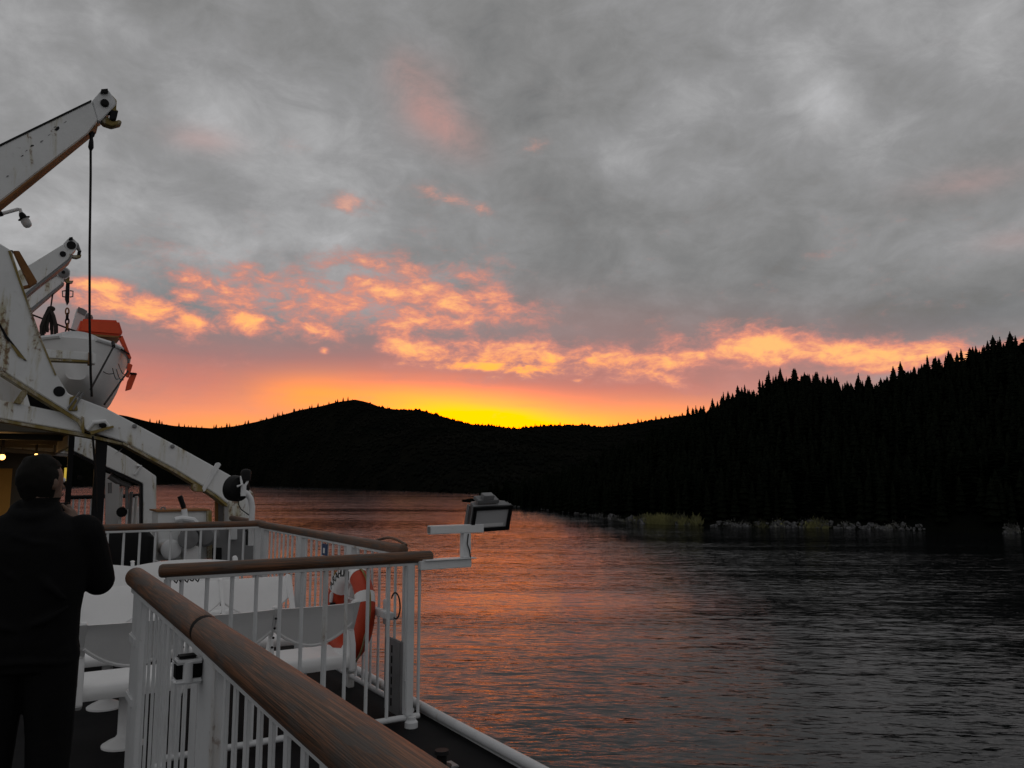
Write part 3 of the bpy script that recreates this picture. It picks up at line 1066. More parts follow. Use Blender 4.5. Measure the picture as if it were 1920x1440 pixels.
# gate latch between the posts
la = MB().box((RX - 0.095, 2.40, 1.092), (RX - 0.018, 2.46, 1.106)).build('latch', RAILW, t1, bevel=0.006)
MB().box((RX - 0.095, 2.40, 1.146), (RX - 0.018, 2.46, 1.158)).build('latch_plate', RAILW, la, bevel=0.006)
MB().box((RX - 0.090, 2.412, 1.106), (RX - 0.0205, 2.452, 1.146)).build('latch_slot', SEALB, la, bevel=0.003)
MB().tube([(RX - 0.060, 2.408, 1.098), (RX - 0.060, 2.408, 1.152)], 0.013, 12).build('latch_bolt', RAILW, la)
MB().box((RX - 0.085, 2.41, 1.160), (RX - 0.035, 2.45, 1.168)).build('latch_handle', BLACK, la, bevel=0.004)

# near cross railing
R2Y, R2Z = 5.15, 1.12
t2 = thing('cross_railing', 'white balustrade with brown wooden handrail crossing the deck before the benches', 'railing', (1.6, R2Y, 0))
wood_rail([(0.80, R2Y, R2Z), (2.53, R2Y - 0.01, R2Z)], 0.040, t2)
MB().box((0.82, R2Y - 0.02, R2Z - 0.056), (2.48, R2Y + 0.02, R2Z - 0.034)).build('rail_flat', RAILW, t2, bevel=0.003)
for i, x in enumerate((0.909, 1.054, 1.20, 1.347, 1.496, 1.636, 1.79, 1.931, 2.083, 2.232)):
    bar((x, R2Y, 0.075), (x, R2Y, R2Z - 0.05), 0.0185 if x == 1.79 else 0.0125, t2, 'post' if x == 1.79 else 'baluster')
MB().box((2.356, R2Y - 0.030, 0.075), (2.414, R2Y - 0.014, R2Z - 0.05)).build('corner_post', RAILW, t2, bevel=0.006)
MB().box((2.356, R2Y + 0.014, 0.075), (2.414, R2Y + 0.030, R2Z - 0.05)).build('corner_post', RAILW, t2, bevel=0.006)
MB().box((2.36, R2Y - 0.014, 0.3), (2.372, R2Y + 0.014, R2Z - 0.05)).build('corner_post', RAILW, t2)
bar((2.462, R2Y, 0.075), (2.462, R2Y, R2Z - 0.04), 0.011, t2)
MB().tube([(0.82, R2Y, 0.06), (2.47, R2Y, 0.06)], 0.02, 10).build('bottom_bar', RAILW, t2)
MB().lathe((2.40, R2Y - 0.03, 0.0), (0, 0, 1), [(0, .045), (.035, .045), (.05, .03), (.07, .03)], 14).build('foot', RAILW, t2)
MB().lathe((0.83, R2Y, 0.0), (0, 0, 1), [(0, .04), (.03, .04), (.045, .024), (R2Z - .05, .02)], 12).build('post', RAILW, t2)
# frayed lashing under the left end
mb = MB()
for i in range(5):
    x0 = 0.86 + i * 0.03
    mb.tube([(x0, R2Y, 1.07), (x0 + .01, R2Y - .012, 1.055), (x0 + .02, R2Y, 1.045 + .006 * (i % 2)), (x0 + .028, R2Y, 1.066)], 0.004, 5)
mb.build('lashing', ROPE, t2)

# side railing along the deck edge
R3X, R3Z = 2.43, 1.155
t3 = thing('side_railing', 'white side balustrade with wooden handrail running along the deck edge', 'railing', (R3X, 7.3, 0))
wood_rail([(R3X, 5.36, R3Z), (R3X, 9.2, R3Z)], 0.037, t3)
wood_rail([(R3X + 0.05, 9.24, R3Z + 0.002), (R3X + 0.07, 10.9, R3Z + 0.002)], 0.035, t3, 'far outer stub of wooden handrail past the corner')
MB().box((R3X - 0.018, 5.22, R3Z - 0.052), (R3X + 0.018, 9.2, R3Z - 0.032)).build('rail_flat', RAILW, t3, bevel=0.003)
MB().tube([(R3X, 5.18, 0.09), (R3X, 9.2, 0.09)], 0.02, 10).build('bottom_bar', RAILW, t3)
y = 5.34
k = 0
while y < 9.15:
    if k % 9 == 7:
        MB().box((R3X - 0.025, y - 0.06, 0), (R3X + 0.025, y + 0.06, R3Z - 0.04)).build('post', RAILW, t3, bevel=0.005)
    else:
        bar((R3X, y, 0.09), (R3X, y, R3Z - 0.04), 0.011, t3)
    y += 0.148
    k += 1
# bent end of the handrail
mb = MB()
mb.tube([(R3X + .02, 5.35 + 0.55 * s_, R3Z + 0.030 + 0.035 * math.sin(math.pi * s_)) for s_ in np.linspace(0, 1, 12)], 0.010, 8)
mb.build('sprung_strip', WOOD, t3)
# small blue notice
n_ = MB().box((R3X - 0.03, 6.90, 0.99), (R3X - 0.022, 7.03, 1.09)).build('notice', SIGNB, t3)
MB().box((R3X - 0.034, 6.945, 1.01), (R3X - 0.0305, 6.985, 1.055)).build('symbol', WHITE, n_)

# far cross railing
R4Y, R4Z = 9.30, 1.16
t4 = thing('far_railing', 'farther white balustrade with wooden handrail in front of the boat winch', 'railing', (1.6, R4Y, 0))
wood_rail([(-2.2, R4Y, R4Z), (2.46, R4Y + 0.02, R4Z)], 0.036, t4)
MB().box((-2.2, R4Y - 0.018, R4Z - 0.054), (2.44, R4Y + 0.018, R4Z - 0.032)).build('rail_flat', RAILW, t4, bevel=0.003)
MB().tube([(-2.2, R4Y, 0.09), (2.42, R4Y, 0.09)], 0.018, 10).build('bottom_bar', RAILW, t4)
x = 2.27
while x > -2.2:
    bar((x, R4Y, 0.09), (x, R4Y, R4Z - 0.04), 0.0125, t4)
    x -= 0.152
MB().box((2.385, R4Y - 0.05, 0), (2.465, R4Y + 0.012, R4Z - 0.04)).build('corner_post', RAILW, t4, bevel=0.006)

# black railing on the next deck section, far behind
t5 = thing('far_deck_railing', 'distant black topped railing with pale bars behind the black davit post', 'railing', (2, 21, 0))
Y5 = 25.0
a5, b5 = P(128, 933, Y=Y5), P(264, 929, Y=Y5)
MB().tube([a5, b5], 0.055, 8).build('handrail', BLACK, t5)
for i, px in enumerate(np.linspace(138, 262, 12)):
    p = P(px, 932, Y=Y5)
    bar((p.x, Y5, 0.0), (p.x, Y5, p.z), 0.025, t5)

# ------------------------------------------------------------------ benches
def bench(name, label, x0, x1, ytop, ztop_, face, panels=3, arch=0.0, zs=0.43, rake=0.10):
    """face = +1: sitter looks to +Y (we see the back); -1: sitter looks to the camera"""
    t = thing(name, label, 'bench', ((x0 + x1) / 2, ytop + face * 0.25, 0), 'white moulded deck benches')
    w = (x1 - x0) / panels
    yb = ytop + face * rake            # foot of the backrest
    N = 12
    for i in range(panels):
        xa, xb = x0 + i * w + 0.012, x0 + (i + 1) * w - 0.012
        # backrest: curved lower edge, slightly dished
        rows = 6
        front, back = [], []
        for j in range(rows):
            v = j / (rows - 1)
            for k in range(N + 1):
                u = k / N
                zlow = 0.655 - 0.125 * math.sin(math.pi * u) ** 0.9
                zhi = ztop_ - arch * (2 * u - 1) ** 2
                z = zlow + (zhi - zlow) * v
                yy = yb + (ytop - yb) * (z - 0.5) / (ztop_ - 0.5) + face * (-0.030) * math.sin(math.pi * u)
                if v == 1:
                    yy -= face * 0.012
                front.append((xa + (xb - xa) * u, yy, z))
        m_ = MB()
        M = N + 1
        th = 0.022
        m_.v = front + [(a, b + face * th, c_) for a, b, c_ in front]
        L = len(front)
        for j in range(rows - 1):
            for k in range(N):
                a = j * M + k
                m_.f.append((a, a + 1, a + M + 1, a + M))
                m_.f.append((L + a, L + a + M, L + a + M + 1, L + a + 1))
        edge = [j for j in range(M)] + [j * M + N for j in range(1, rows)] + [(rows - 1) * M + N - k for k in range(1, M)] + [j * M for j in range(rows - 2, 0, -1)]
        for a, b in zip(edge, edge[1:] + edge[:1]):
            m_.f.append((a, L + a, L + b, b))
        bk = m_.build('backrest', SEATW, t, angle=50)
        # rolled rim along the lower edge
        rim = [(xa + (xb - xa) * u, yb + (ytop - yb) * (0.655 - 0.125 * math.sin(math.pi * u) ** 0.9 - 0.5) / (ztop_ - 0.5) - face * 0.030 * math.sin(math.pi * u) + face * 0.006,
                0.655 - 0.125 * math.sin(math.pi * u) ** 0.9) for u in np.linspace(0, 1, 16)]
        MB().tube(rim, 0.013, 8).build('rim', SEATW, bk)
        # seat pan: rolled at both edges
        prof = [(0.0, -0.085), (-0.012, -0.05), (0.0, -0.012), (0.03, 0.0), (0.12, -0.012), (0.30, -0.014), (0.42, 0.0), (0.46, -0.012), (0.475, -0.05), (0.46, -0.085),
                (0.45, -0.05), (0.43, -0.03), (0.30, -0.04), (0.12, -0.04), (0.04, -0.03), (0.015, -0.05)]
        poly = [(xa, yb - face * 0.02 + face * a, zs + b) for a, b in prof]
        MB().prism(poly, (xb - xa, 0, 0)).build('seat', SEATW, t, angle=60)
    # end and middle frames: flat bars cranked at the seat
    for i in range(panels + 1):
        x = x0 + i * w
        wd = 0.022 if i in (0, panels) else 0.014
        prof = [(ytop - face * 0.02, ztop_ + 0.008), (ytop + face * 0.055, ztop_ + 0.008), (yb + face * 0.03, 0.58), (yb + face * 0.12, zs + 0.02), (yb + face * 0.44, zs - 0.03),
                (yb + face * 0.43, zs - 0.10), (yb - face * 0.02, zs - 0.13), (yb - face * 0.055, zs - 0.10), (yb - face * 0.045, zs + 0.08), (yb - face * 0.005, 0.60)]
        MB().prism([(x - wd, a, b) for a, b in prof], (2 * wd, 0, 0)).build('side_frame', SEATW, t, bevel=0.006)
        if 0 < i < panels:
            for k in range(4):
                z = ztop_ - 0.06 - k * 0.065
                yy = ytop + (yb - ytop) * (ztop_ - z) / (ztop_ - 0.5) - face * 0.021
                MB().lathe((x, yy, z), (0, -face, 0), [(0, .008), (.006, .008), (.009, .004)], 8).build('bolt', BLACK, t)
        MB().lathe((x, ytop + face * 0.02, ztop_ + 0.006), (0, 0, 1), [(0, .022), (.008, .02), (.013, .01)], 12).build('cap', SEATW, t)
    for x in (x0 + w * 0.5, x1 - w * 0.5):
        yp = yb + face * 0.20
        MB().lathe((x, yp, 0), (0, 0, 1), [(0, .125), (.012, .125), (.03, .095), (.05, .05), (.07, .036), (zs - .07, .036), (zs - .06, .10), (zs - .045, .10)], 20).build('pedestal', SEATW, t)
    MB().box((x0 + 0.02, yb + face * 0.12 - 0.03, zs - 0.085), (x1 - 0.02, yb + face * 0.12 + 0.03, zs - 0.045)).build('beam', STEEL, t, bevel=0.004)
    return t


bench('deck_bench', 'white deck bench nearest the handrail, its shaded back turned to us', 0.43, 2.12, 5.44, 0.80, 1, 3, 0.0)
bench('deck_bench', 'white deck bench in the middle row, facing us', 0.42, 2.12, 7.10, 0.815, -1, 3, 0.0, rake=0.16)
bench('deck_bench', 'white deck bench farthest away with arched backrest tops, against the far railing', -0.85, 2.02, 8.62, 0.86, -1, 3, 0.035, rake=0.16)

# ------------------------------------------------------------------ lifebuoy on the side railing
def torus_arc(c, R, r, a0, a1, rot, n=48, m_=14):
    pts = []
    closed = abs(a1 - a0) >= 2 * math.pi - 1e-4
    k = n if closed else max(6, int(n * (a1 - a0) / 6.28))
    for i in range(k if closed else k + 1):
        a = a0 + (a1 - a0) * i / k
        p = Vector((0, math.cos(a) * R, math.sin(a) * R))
        pts.append(c + rot @ p)
    return MB().tube(pts, r, m_, closed=closed)


BC = P(655, 1148, X=2.27)
BROT = Matrix.Rotation(math.radians(2), 3, 'Z') @ Matrix.Rotation(math.radians(5), 3, 'Y')
t = thing('lifebuoy', 'orange and white lettered lifebuoy hanging inside the side railing', 'lifebuoy', BC)
torus_arc(BC, 0.290, 0.073, 0, 2 * math.pi, BROT).build('ring', BUOY, t)
for a0, a1, lb in ((30, 114, 1), (146, 160, 0), (238, 254, 0), (330, 346, 0)):
    b_ = torus_arc(BC, 0.290, 0.0755, math.radians(a0), math.radians(a1), BROT, 90).build('white_band', SEATW, t)
    if lb:
        b_['label'] = 'white upper band lettered in black'
        txt = 'ARAHURA'
        for i, ch in enumerate(txt):
            a = math.radians(33 + (i + 0.5) * (78 / len(txt)))
            cu = bpy.data.curves.new('letter', 'FONT')
            cu.body = ch
            cu.size = 0.088
            cu.extrude = 0.001
            cu.align_x = 'CENTER'
            cu.align_y = 'CENTER'
            tmp = bpy.data.objects.new('tmp', cu)
            COL.objects.link(tmp)
            dg = bpy.context.evaluated_depsgraph_get()
            me = bpy.data.meshes.new_from_object(tmp.evaluated_get(dg))
            bpy.data.objects.remove(tmp)
            # letter faces -X (towards the deck), head outwards
            up_ = Vector((0, math.cos(a), math.sin(a)))
            nrm = Vector((-1, 0, 0))
            rgt = up_.cross(nrm)
            M = Matrix((rgt, up_, nrm)).transposed()
            M = BROT @ M
            pos = BC + BROT @ (up_ * 0.290 + nrm * 0.0765)
            for v in me.vertices:
                v.co = M @ v.co + pos
            me.materials.clear()
            me.materials.append(BLACK)
            link('letter', me, b_)
# grab line
mb = MB()
for k in range(4):
    a0 = math.radians(20 + k * 90)
    pts = []
    for s_ in np.linspace(0, 1, 9):
        a = a0 + s_ * math.pi / 2
        pts.append(BC + BROT @ Vector((-0.01, math.cos(a) * (0.368 + 0.030 * math.sin(math.pi * s_)), math.sin(a) * (0.368 + 0.030 * math.sin(math.pi * s_)))))
    mb.tube(pts, 0.008, 6)
mb.build('grab_line', OCHRE, t)
t = thing('lifebuoy_bracket', 'white bracket arm holding the orange lifebuoy to the side railing', 'bracket', (2.35, 5.8, 0.7))
MB().box((2.345, 5.42, 0.66), (2.40, 6.5, 0.71)).build('arm', RAILW, t, bevel=0.006)
MB().box((2.395, 5.55, 0.60), (2.425, 5.63, 0.78)).build('clamp', RAILW, t, bevel=0.006)
# light float with dangling line on the lifebuoy
t = thing('lifebuoy_light', 'small dark float light and white clip hanging inside the lifebuoy', 'light', (2.2, 6.15, 0.6))
MB().lathe((2.19, 6.20, 0.50), (0.15, 0, 1), [(0, .03), (.10, .038), (.14, .03), (.2, .02)], 12).build('float', BLACK, t)
MB().lathe((2.20, 6.20, 0.70), (0.1, 0, 1), [(0, .012), (.06, .016), (.08, .008)], 10).build('lens', CGLASS, t)
MB().tube([(2.2, 6.2, .70), (2.24, 6.3, .80), (2.27, 6.3, .92)], .007, 6).build('cord', OCHRE, t)

# white equipment board leaning inside the railing
t = thing('gangway_board', 'grey slotted board lashed upright to the side railing', 'board', (2.39, 5.42, 0.0))
MB().box((2.375, 5.27, 0.03), (2.405, 5.53, 0.535)).build('board', STEEL, t, bevel=0.008)
for k in range(6):
    MB().box((2.3705, 5.395, 0.08 + k * 0.072), (2.3748, 5.407, 0.13 + k * 0.072)).build('slot', BLACK, t)
t = thing('hose_loop', 'thin black looped cable hanging on the side railing by the corner post', 'cable', (2.40, 5.4, 0.7))
pts = [(2.395, 5.40 + 0.08 * math.cos(a), 0.76 + 0.09 * math.sin(a)) for a in np.linspace(0.5, 5.2, 22)]
MB().tube(pts, 0.006, 6).build('loop', BLACK, t)

# ------------------------------------------------------------------ floodlight on its bracket
t = thing('floodlight', 'grey floodlight on a white bracket arm outboard of the corner post', 'floodlight', (2.8, 5.1, 1.0))
FY = 5.10
MB().box((2.435, FY - 0.03, 1.035), (2.83, FY + 0.03, 1.095)).build('bracket_arm', WHITE, t, bevel=0.004)
MB().box((2.46, FY - 0.05, 1.0955), (2.86, FY + 0.05, 1.1035)).build('arm_flange', WHITE, t, bevel=0.002)
MB().box((2.765, FY - 0.03, 1.104), (2.825, FY + 0.03, 1.274)).build('upright', WHITE, t, bevel=0.004)
MB().box((2.505, FY - 0.032, 1.2745), (2.93, FY + 0.032, 1.334)).build('cross_arm', WHITE, t, bevel=0.005)
MB().box((2.5045, FY - 0.024, 1.282), (2.5055, FY + 0.024, 1.326)).build('end_plug', STEEL, t)
MB().tube([(2.80, FY - .034, 1.27), (2.79, FY - .036, 1.20), (2.81, FY - .036, 1.15), (2.82, FY - .034, 1.10)], .004, 6).build('cable', BLACK, t)
# lamp head: faces the camera, turned outboard and tipped down a little
hc = Vector((2.985, FY + 0.02, 1.405))
R_ = Matrix.Rotation(math.radians(-5), 3, 'Z') @ Matrix.Rotation(math.radians(-2), 3, 'Y') @ Matrix.Rotation(math.radians(24), 3, 'X')
L_ = lambda x, y, z: hc + R_ @ Vector((x, y, z))
fw, fh = 0.155, 0.098
ring0 = lambda k, yy, zo=0: [L_(-fw * k, yy, -fh * k + zo), L_(fw * k, yy, -fh * k + zo), L_(fw * k, yy, fh * k + zo), L_(-fw * k, yy, fh * k + zo)]
hd = MB().loft([ring0(1.0, -0.07), ring0(1.0, -0.045), ring0(0.93, -0.044), ring0(0.90, 0.02), ring0(0.72, 0.07), ring0(0.5, 0.085)]).build('housing', LAMPG, t, bevel=0.006)
fr = MB()
for (xa, xb, za, zb) in ((-fw, fw, fh - 0.026, fh), (-fw, fw, -fh, -fh + 0.026), (-fw, -fw + 0.026, -fh, fh), (fw - 0.026, fw, -fh, fh)):
    fr.obox(L_((xa + xb) / 2, -0.079, (za + zb) / 2), R_ @ Vector(((xb - xa) / 2, 0, 0)), R_ @ Vector((0, 0.008, 0)), R_ @ Vector((0, 0, (zb - za) / 2)))
fr.build('rim', BLACK, hd)
MB().obox(L_(0, -0.0725, 0), R_ @ Vector((fw - 0.024, 0, 0)), R_ @ Vector((0, 0.001, 0)), R_ @ Vector((0, 0, fh - 0.024))).build('glass', GLASS, hd)
MB().obox(L_(0, -0.074, -fh + 0.045), R_ @ Vector((fw - 0.05, 0, 0)), R_ @ Vector((0, 0.0006, 0)), R_ @ Vector((0, 0, 0.012))).build('reflector', SEATW, hd)
MB().obox(L_(-0.02, 0.01, fh + 0.012), R_ @ Vector((0.085, 0, 0)), R_ @ Vector((0, 0.045, 0)), R_ @ Vector((0, 0, 0.014))).build('gear_box', LAMPG, hd, bevel=0.004)
MB().obox(L_(-0.02, 0.0, fh + 0.043), R_ @ Vector((0.043, 0, 0)), R_ @ Vector((0, 0.03, 0)), R_ @ Vector((0, 0, 0.017))).build('junction_box', STEEL, hd, bevel=0.004)
for s_ in (-1, 1):
    MB().obox(L_(s_ * (fw + 0.004), 0.0, -0.02), R_ @ Vector((0.005, 0, 0)), R_ @ Vector((0, 0.02, 0)), R_ @ Vector((0, 0, 0.10))).build('yoke', LAMPG, t, bevel=0.002)
MB().obox(L_(0, 0.0, -fh - 0.012), R_ @ Vector((fw + 0.009, 0, 0)), R_ @ Vector((0, 0.02, 0)), R_ @ Vector((0, 0, 0.006))).build('yoke', LAMPG, t, bevel=0.002)

# ------------------------------------------------------------------ searchlight on gooseneck at the far corner
t = thing('searchlight', 'round black searchlight on a bent white pipe beside the davit foot', 'searchlight', (2.62, 9.6, 0))
SY = 9.55
bp = P(472, 985, Y=SY)
pts = [Vector((bp.x, SY, 0.9)), P(472, 975, Y=SY), P(473, 950, Y=SY), P(470, 935, Y=SY), P(463, 925, Y=SY), P(453, 921, Y=SY)]
MB().tube(pts, 0.034, 12).build('gooseneck', WHITE, t)
c0 = P(450, 917, Y=SY + 0.06)
ax = Vector((-0.45, 0.86, 0.10)).normalized()
hd = MB().lathe(c0, ax, [(-0.03, .10), (0.0, .142), (0.03, .148), (0.06, .150), (0.12, .150), (0.125, .13)], 28).build('lamp_head', BLACK, t)
MB().lathe(P(461, 893, Y=SY), (0, 0, 1), [(-.055, .03), (-.05, .055), (.05, .062), (.075, .045), (.085, .012)], 16).build('cap', BLACK, hd)
yk = MB()
yk.tube([P(445, 912, Y=SY - .04), P(455, 908, Y=SY - .08), P(455, 925, Y=SY - .05)], .012, 8)
yk.tube([P(468, 893, Y=SY), P(463, 905, Y=SY - .03), P(457, 915, Y=SY - .04)], .014, 8)
yk.tube([P(452, 893, Y=SY), P(453, 905, Y=SY - .03), P(455, 915, Y=SY - .04)], .014, 8)
yk.build('yoke', WHITE, t)
MB().box(tuple(P(452, 930, Y=SY - .07)), tuple(P(461, 908, Y=SY - .04))).build('bracket', WHITE, t)
MB().tube([P(447, 935, Y=SY - .02), P(447, 945, Y=SY - .02), P(452, 955, Y=SY), P(470, 968, Y=SY)], .006, 6).build('cable', BLACK, t)

# ------------------------------------------------------------------ davits
def davit_boom(name_unused, pix, Y, th, tip, parent, scale=1.0):
    slab(pix, Y, th).build('boom', WHITE_R, parent, bevel=0.012 * scale)


D1 = 11.3
d1 = thing('boat_davit', 'big white rust-streaked davit nearest us with its boom over the black wire', 'davit', (2.7, D1, 0), 'lifeboat davits')
# upper boom
slab([(-170, 362), (0, 274), (172, 190), (183, 226), (165, 250), (60, 331), (0, 378), (-170, 500)], D1, 0.26).build('boom', WHITE_R, d1, bevel=0.012)
slab([(172.5, 189), (191, 168), (203, 168), (218, 190), (217, 196), (189, 225.5), (183.5, 227)], D1 + 0.02, 0.22).build('boom_head', WHITE, d1, bevel=0.010)
# rusty bottom flange
slab([(185, 229), (184, 235), (60, 336), (0, 384), (-170, 510), (-170, 501), (0, 378.5), (60, 331.5), (165, 250.5)], D1 - 0.02, 0.29).build('bottom_flange', RUST, d1)
slab([(-170, 357), (0, 270), (171, 187), (172, 189.5), (0, 273.5), (-170, 361.5)], D1 - 0.01, 0.36).build('top_flange', BLACK, d1)
MB().lathe(P(197, 191, Y=D1 - 0.03), (0, 1, 0), [(0, .04), (.03, .052), (.055, .052)], 18).build('sheave_pin', BLACK, d1)
slab([(190, 167), (202, 166), (203, 173), (189, 173)], D1 - 0.03, 0.2).build('head_cap', BLACK, d1)
slab([(203, 172), (212, 180), (219, 188), (218, 206), (222, 207), (219, 221), (206, 223), (209, 200)], D1 + 0.06, 0.16).build('keeper', OCHRE, d1, bevel=0.006)
slab([(208, 206), (222, 208), (218, 223), (205, 224)], D1 + 0.05, 0.17).build('keeper_pad', BLACK, d1, bevel=0.006)
slab([(190, 226), (204, 216), (204, 222), (212, 228), (224, 224), (229, 228), (226, 232), (210, 236), (195, 231)], D1 + 0.08, 0.14).build('hook', OCHRE, d1, bevel=0.008)
rs_ = random.Random(5)
for (xx, yy, ln_, w_) in ((107, 241, 5, 3.2), (103, 238, 3, 1.5), (60, 273, 4, 2.2), (78, 265, 3.5, 1.4), (14, 330, 3, 1.6), (42, 292, 4, 1.0), (50, 282, 3, 0.8), (92, 253, 3, 0.7), (122, 229, 3, 0.8)):
    pol = []
    for k in range(9):
        a = 2 * math.pi * k / 9
        q_ = rs_.uniform(0.55, 1.2)
        u_, v_ = math.cos(a) * ln_ * q_, math.sin(a) * w_ * q_
        pol.append((xx + u_ * .84 + v_ * .54, yy - u_ * .54 + v_ * .84))
    slab(pol, D1 - 0.003, 0.005).build('paint_scuff', STEEL if ln_ < 4 else BLACK, d1)
# plate rising from the knee, inclined leg, upright at the deck edge
slab([(22, 470), (46, 545), (78, 635), (106, 702), (128, 738), (200, 766), (330, 835), (446, 899), (476, 925), (476, 1010), (429, 1010), (429, 946), (404, 926),
      (330, 880), (232, 828), (160, 806), (150, 786), (0, 692), (-180, 590), (-180, 380), (-60, 420)], D1 + 0.05, 0.34).build('frame', WHITE_R, d1, bevel=0.012)
# ochre weathered edges along the frame
for pts_ in ([(20, 470), (46, 546), (78, 636), (106, 703), (103, 704), (74, 636), (42, 546), (15, 470)],
             [(232, 829), (330, 881), (404, 927), (429, 947), (426, 950), (402, 931), (328, 886), (230, 833)],
             [(0, 693), (150, 787), (158, 806), (153, 806), (146, 792), (0, 700)]):
    slab(pts_, D1 + 0.035, 0.36).build('weathered_edge', OCHRE, d1)
slab([(404, 928), (409, 932), (409, 1010), (404, 1010)], D1 + 0.36, 0.06).build('weathered_edge', RUST, d1)
slab([(409, 926), (429, 944), (429, 1010), (409, 1010)], D1 + 0.38, 0.03).build('inner_web', STEEL, d1)
# horizontal beam from the knee inboard
slab([(-180, 710), (0, 750), (62, 762), (155, 781), (160, 787), (156, 812), (140, 808), (0, 784), (-180, 755)], D1 + 0.10, 0.26).build('cross_beam', WHITE_R, d1, bevel=0.010)
slab([(-180, 756), (0, 785), (140, 809), (170, 815), (230, 830), (228, 834), (165, 820), (0, 790), (-180, 762)], D1 + 0.08, 0.30).build('weathered_edge', OCHRE, d1)
slab([(153, 780), (158, 783), (158, 813), (153, 811)], D1 + 0.03, 0.03).build('seam', OCHRE, d1)
slab([(-20, 590), (0, 606), (14, 630), (50, 676), (46, 676), (10, 634), (0, 614), (-20, 600)], D1 + 0.035, 0.02).build('seam', BLACK, d1)
slab([(16, 640), (28, 650), (50, 676), (34, 668)], D1 + 0.03, 0.02).build('stain_plate', OCHRE, d1)
slab([(50, 735), (80, 742), (152, 786), (150, 805), (60, 772)], D1 + 0.55, 0.1).build('recess_shade_panel', BLACK, d1)  # black panel added as the shade inside the frame opening
slab([(-60, 655), (0, 695), (44, 736), (30, 764), (-60, 764)], D1 + 0.50, 0.1).build('cheek_plate', WHITE_R, d1)
# rivets, pins and fittings
MB().lathe(P(111, 734, Y=D1 + 0.05), (0, -1, 0), [(-.03, .065), (.006, .065), (.008, .05)], 20).build('pivot_hole', BLACK, d1)
for xx, yy in ((252, 799), (323, 837)):
    MB().lathe(P(xx, yy, Y=D1 + 0.05), (0, -1, 0), [(-.01, .028), (.025, .028), (.035, .016)], 12).build('rivet', STEEL, d1)
slab([(405, 868), (411, 867), (415, 871), (384, 922), (376, 921)], D1 + 0.02, 0.03).build('stay_bar', WHITE, d1, bevel=0.006)
slab([(364, 906), (378, 913), (382, 922), (366, 922), (361, 916)], D1 - 0.02, 0.16).build('stop_block', OCHRE, d1, bevel=0.01)
MB().tube([P(164, 805, Y=D1 + .03), P(175, 792, Y=D1), P(196, 790, Y=D1), P(204, 802, Y=D1 + .03)], .03, 10).build('lug', WHITE_R, d1)
MB().lathe(P(193, 796, Y=D1 + 0.02), (0, -1, 0), [(-.02, .045), (.03, .045), (.04, .03)], 14).build('lug_pin', BLACK, d1)
slab([(168, 809), (212, 798), (214, 801), (172, 815)], D1 - 0.03, 0.08).build('lug_plate', OCHRE, d1)
for a_, b_ in (((150, 734), (127, 766)), ((156, 736), (137, 768))):
    MB().tube([P(*a_, Y=D1 + .02), P(*b_, Y=D1 + .02)], .012, 6).build('tie_rod', STEEL, d1)
slab([(131, 745), (143, 741), (146, 770), (128, 770)], D1 + 0.02, 0.05).build('clip', OCHRE, d1, bevel=0.006)
slab([(42, 730), (55, 732), (38, 758), (25, 755)], D1 + 0.05, 0.10).build('gusset', OCHRE, d1, bevel=0.006)
MB().prism(slab_pts([(24, 470), (36, 470), (70, 528), (56, 537)], D1 + 1.2), (0, 0.12, 0)).build('strut', RUST, d1, bevel=0.006)
slab([(25, 469), (0, 466), (-10, 472), (0, 480), (14, 480)], D1 + 0.9, 0.4).build('strut_link', BLACK, d1, bevel=0.006)
MB().tube([P(38, 541, Y=D1 + 1.26), P(55, 537, Y=D1 + 1.26)], .025, 8).build('strut_end', RUST, d1)
# black supporting posts
pt = P(191, 818, Y=D1 + 0.2)
MB().box((pt.x - 0.065, D1 + 0.14, 0.0), (pt.x + 0.065, D1 + 0.27, pt.z)).build('post', BLACK, d1, bevel=0.008)
pt = P(134, 832, Y=12.6)
MB().box((pt.x - 0.035, 12.56, 0.0), (pt.x + 0.035, 12.63, pt.z + 0.25)).build('post', BLACK, d1, bevel=0.006)

# falls: the long black wire
t = thing('davit_wire', 'long thin black wire hanging from the near davit boom head', 'cable', P(170, 250, Y=D1 + .1))
wy = D1 - 0.03
MB().tube([P(170, 250, Y=wy + .1), P(170, 330, Y=wy), P(168, 470, Y=wy), P(168, 600, Y=wy), P(170, 700, Y=wy), P(172, 744, Y=wy)], .0145, 8).build('wire', CABLE, t)
MB().lathe(P(170, 282, Y=wy + .05), (0, 0, 1), [(-.0, .016), (.04, .034), (.12, .028), (.16, .02), (.25, .018)], 12).build('socket', BLACK, t)
MB().tube([P(168, 252, Y=wy + .05), P(172, 247, Y=wy + .05), P(177, 250, Y=wy + .05), P(174, 256, Y=wy + .05)], .016, 8).build('shackle', BLACK, t)
t = thing('slack_wire', 'thin slack black wire beside the black davit post', 'cable', P(175, 820, Y=11.2))
MB().tube([P(174, 818, Y=11.25), P(177, 860, Y=11.25), P(180, 900, Y=11.25), P(180, 960, Y=11.25)], .013, 8).build('wire', CABLE, t)

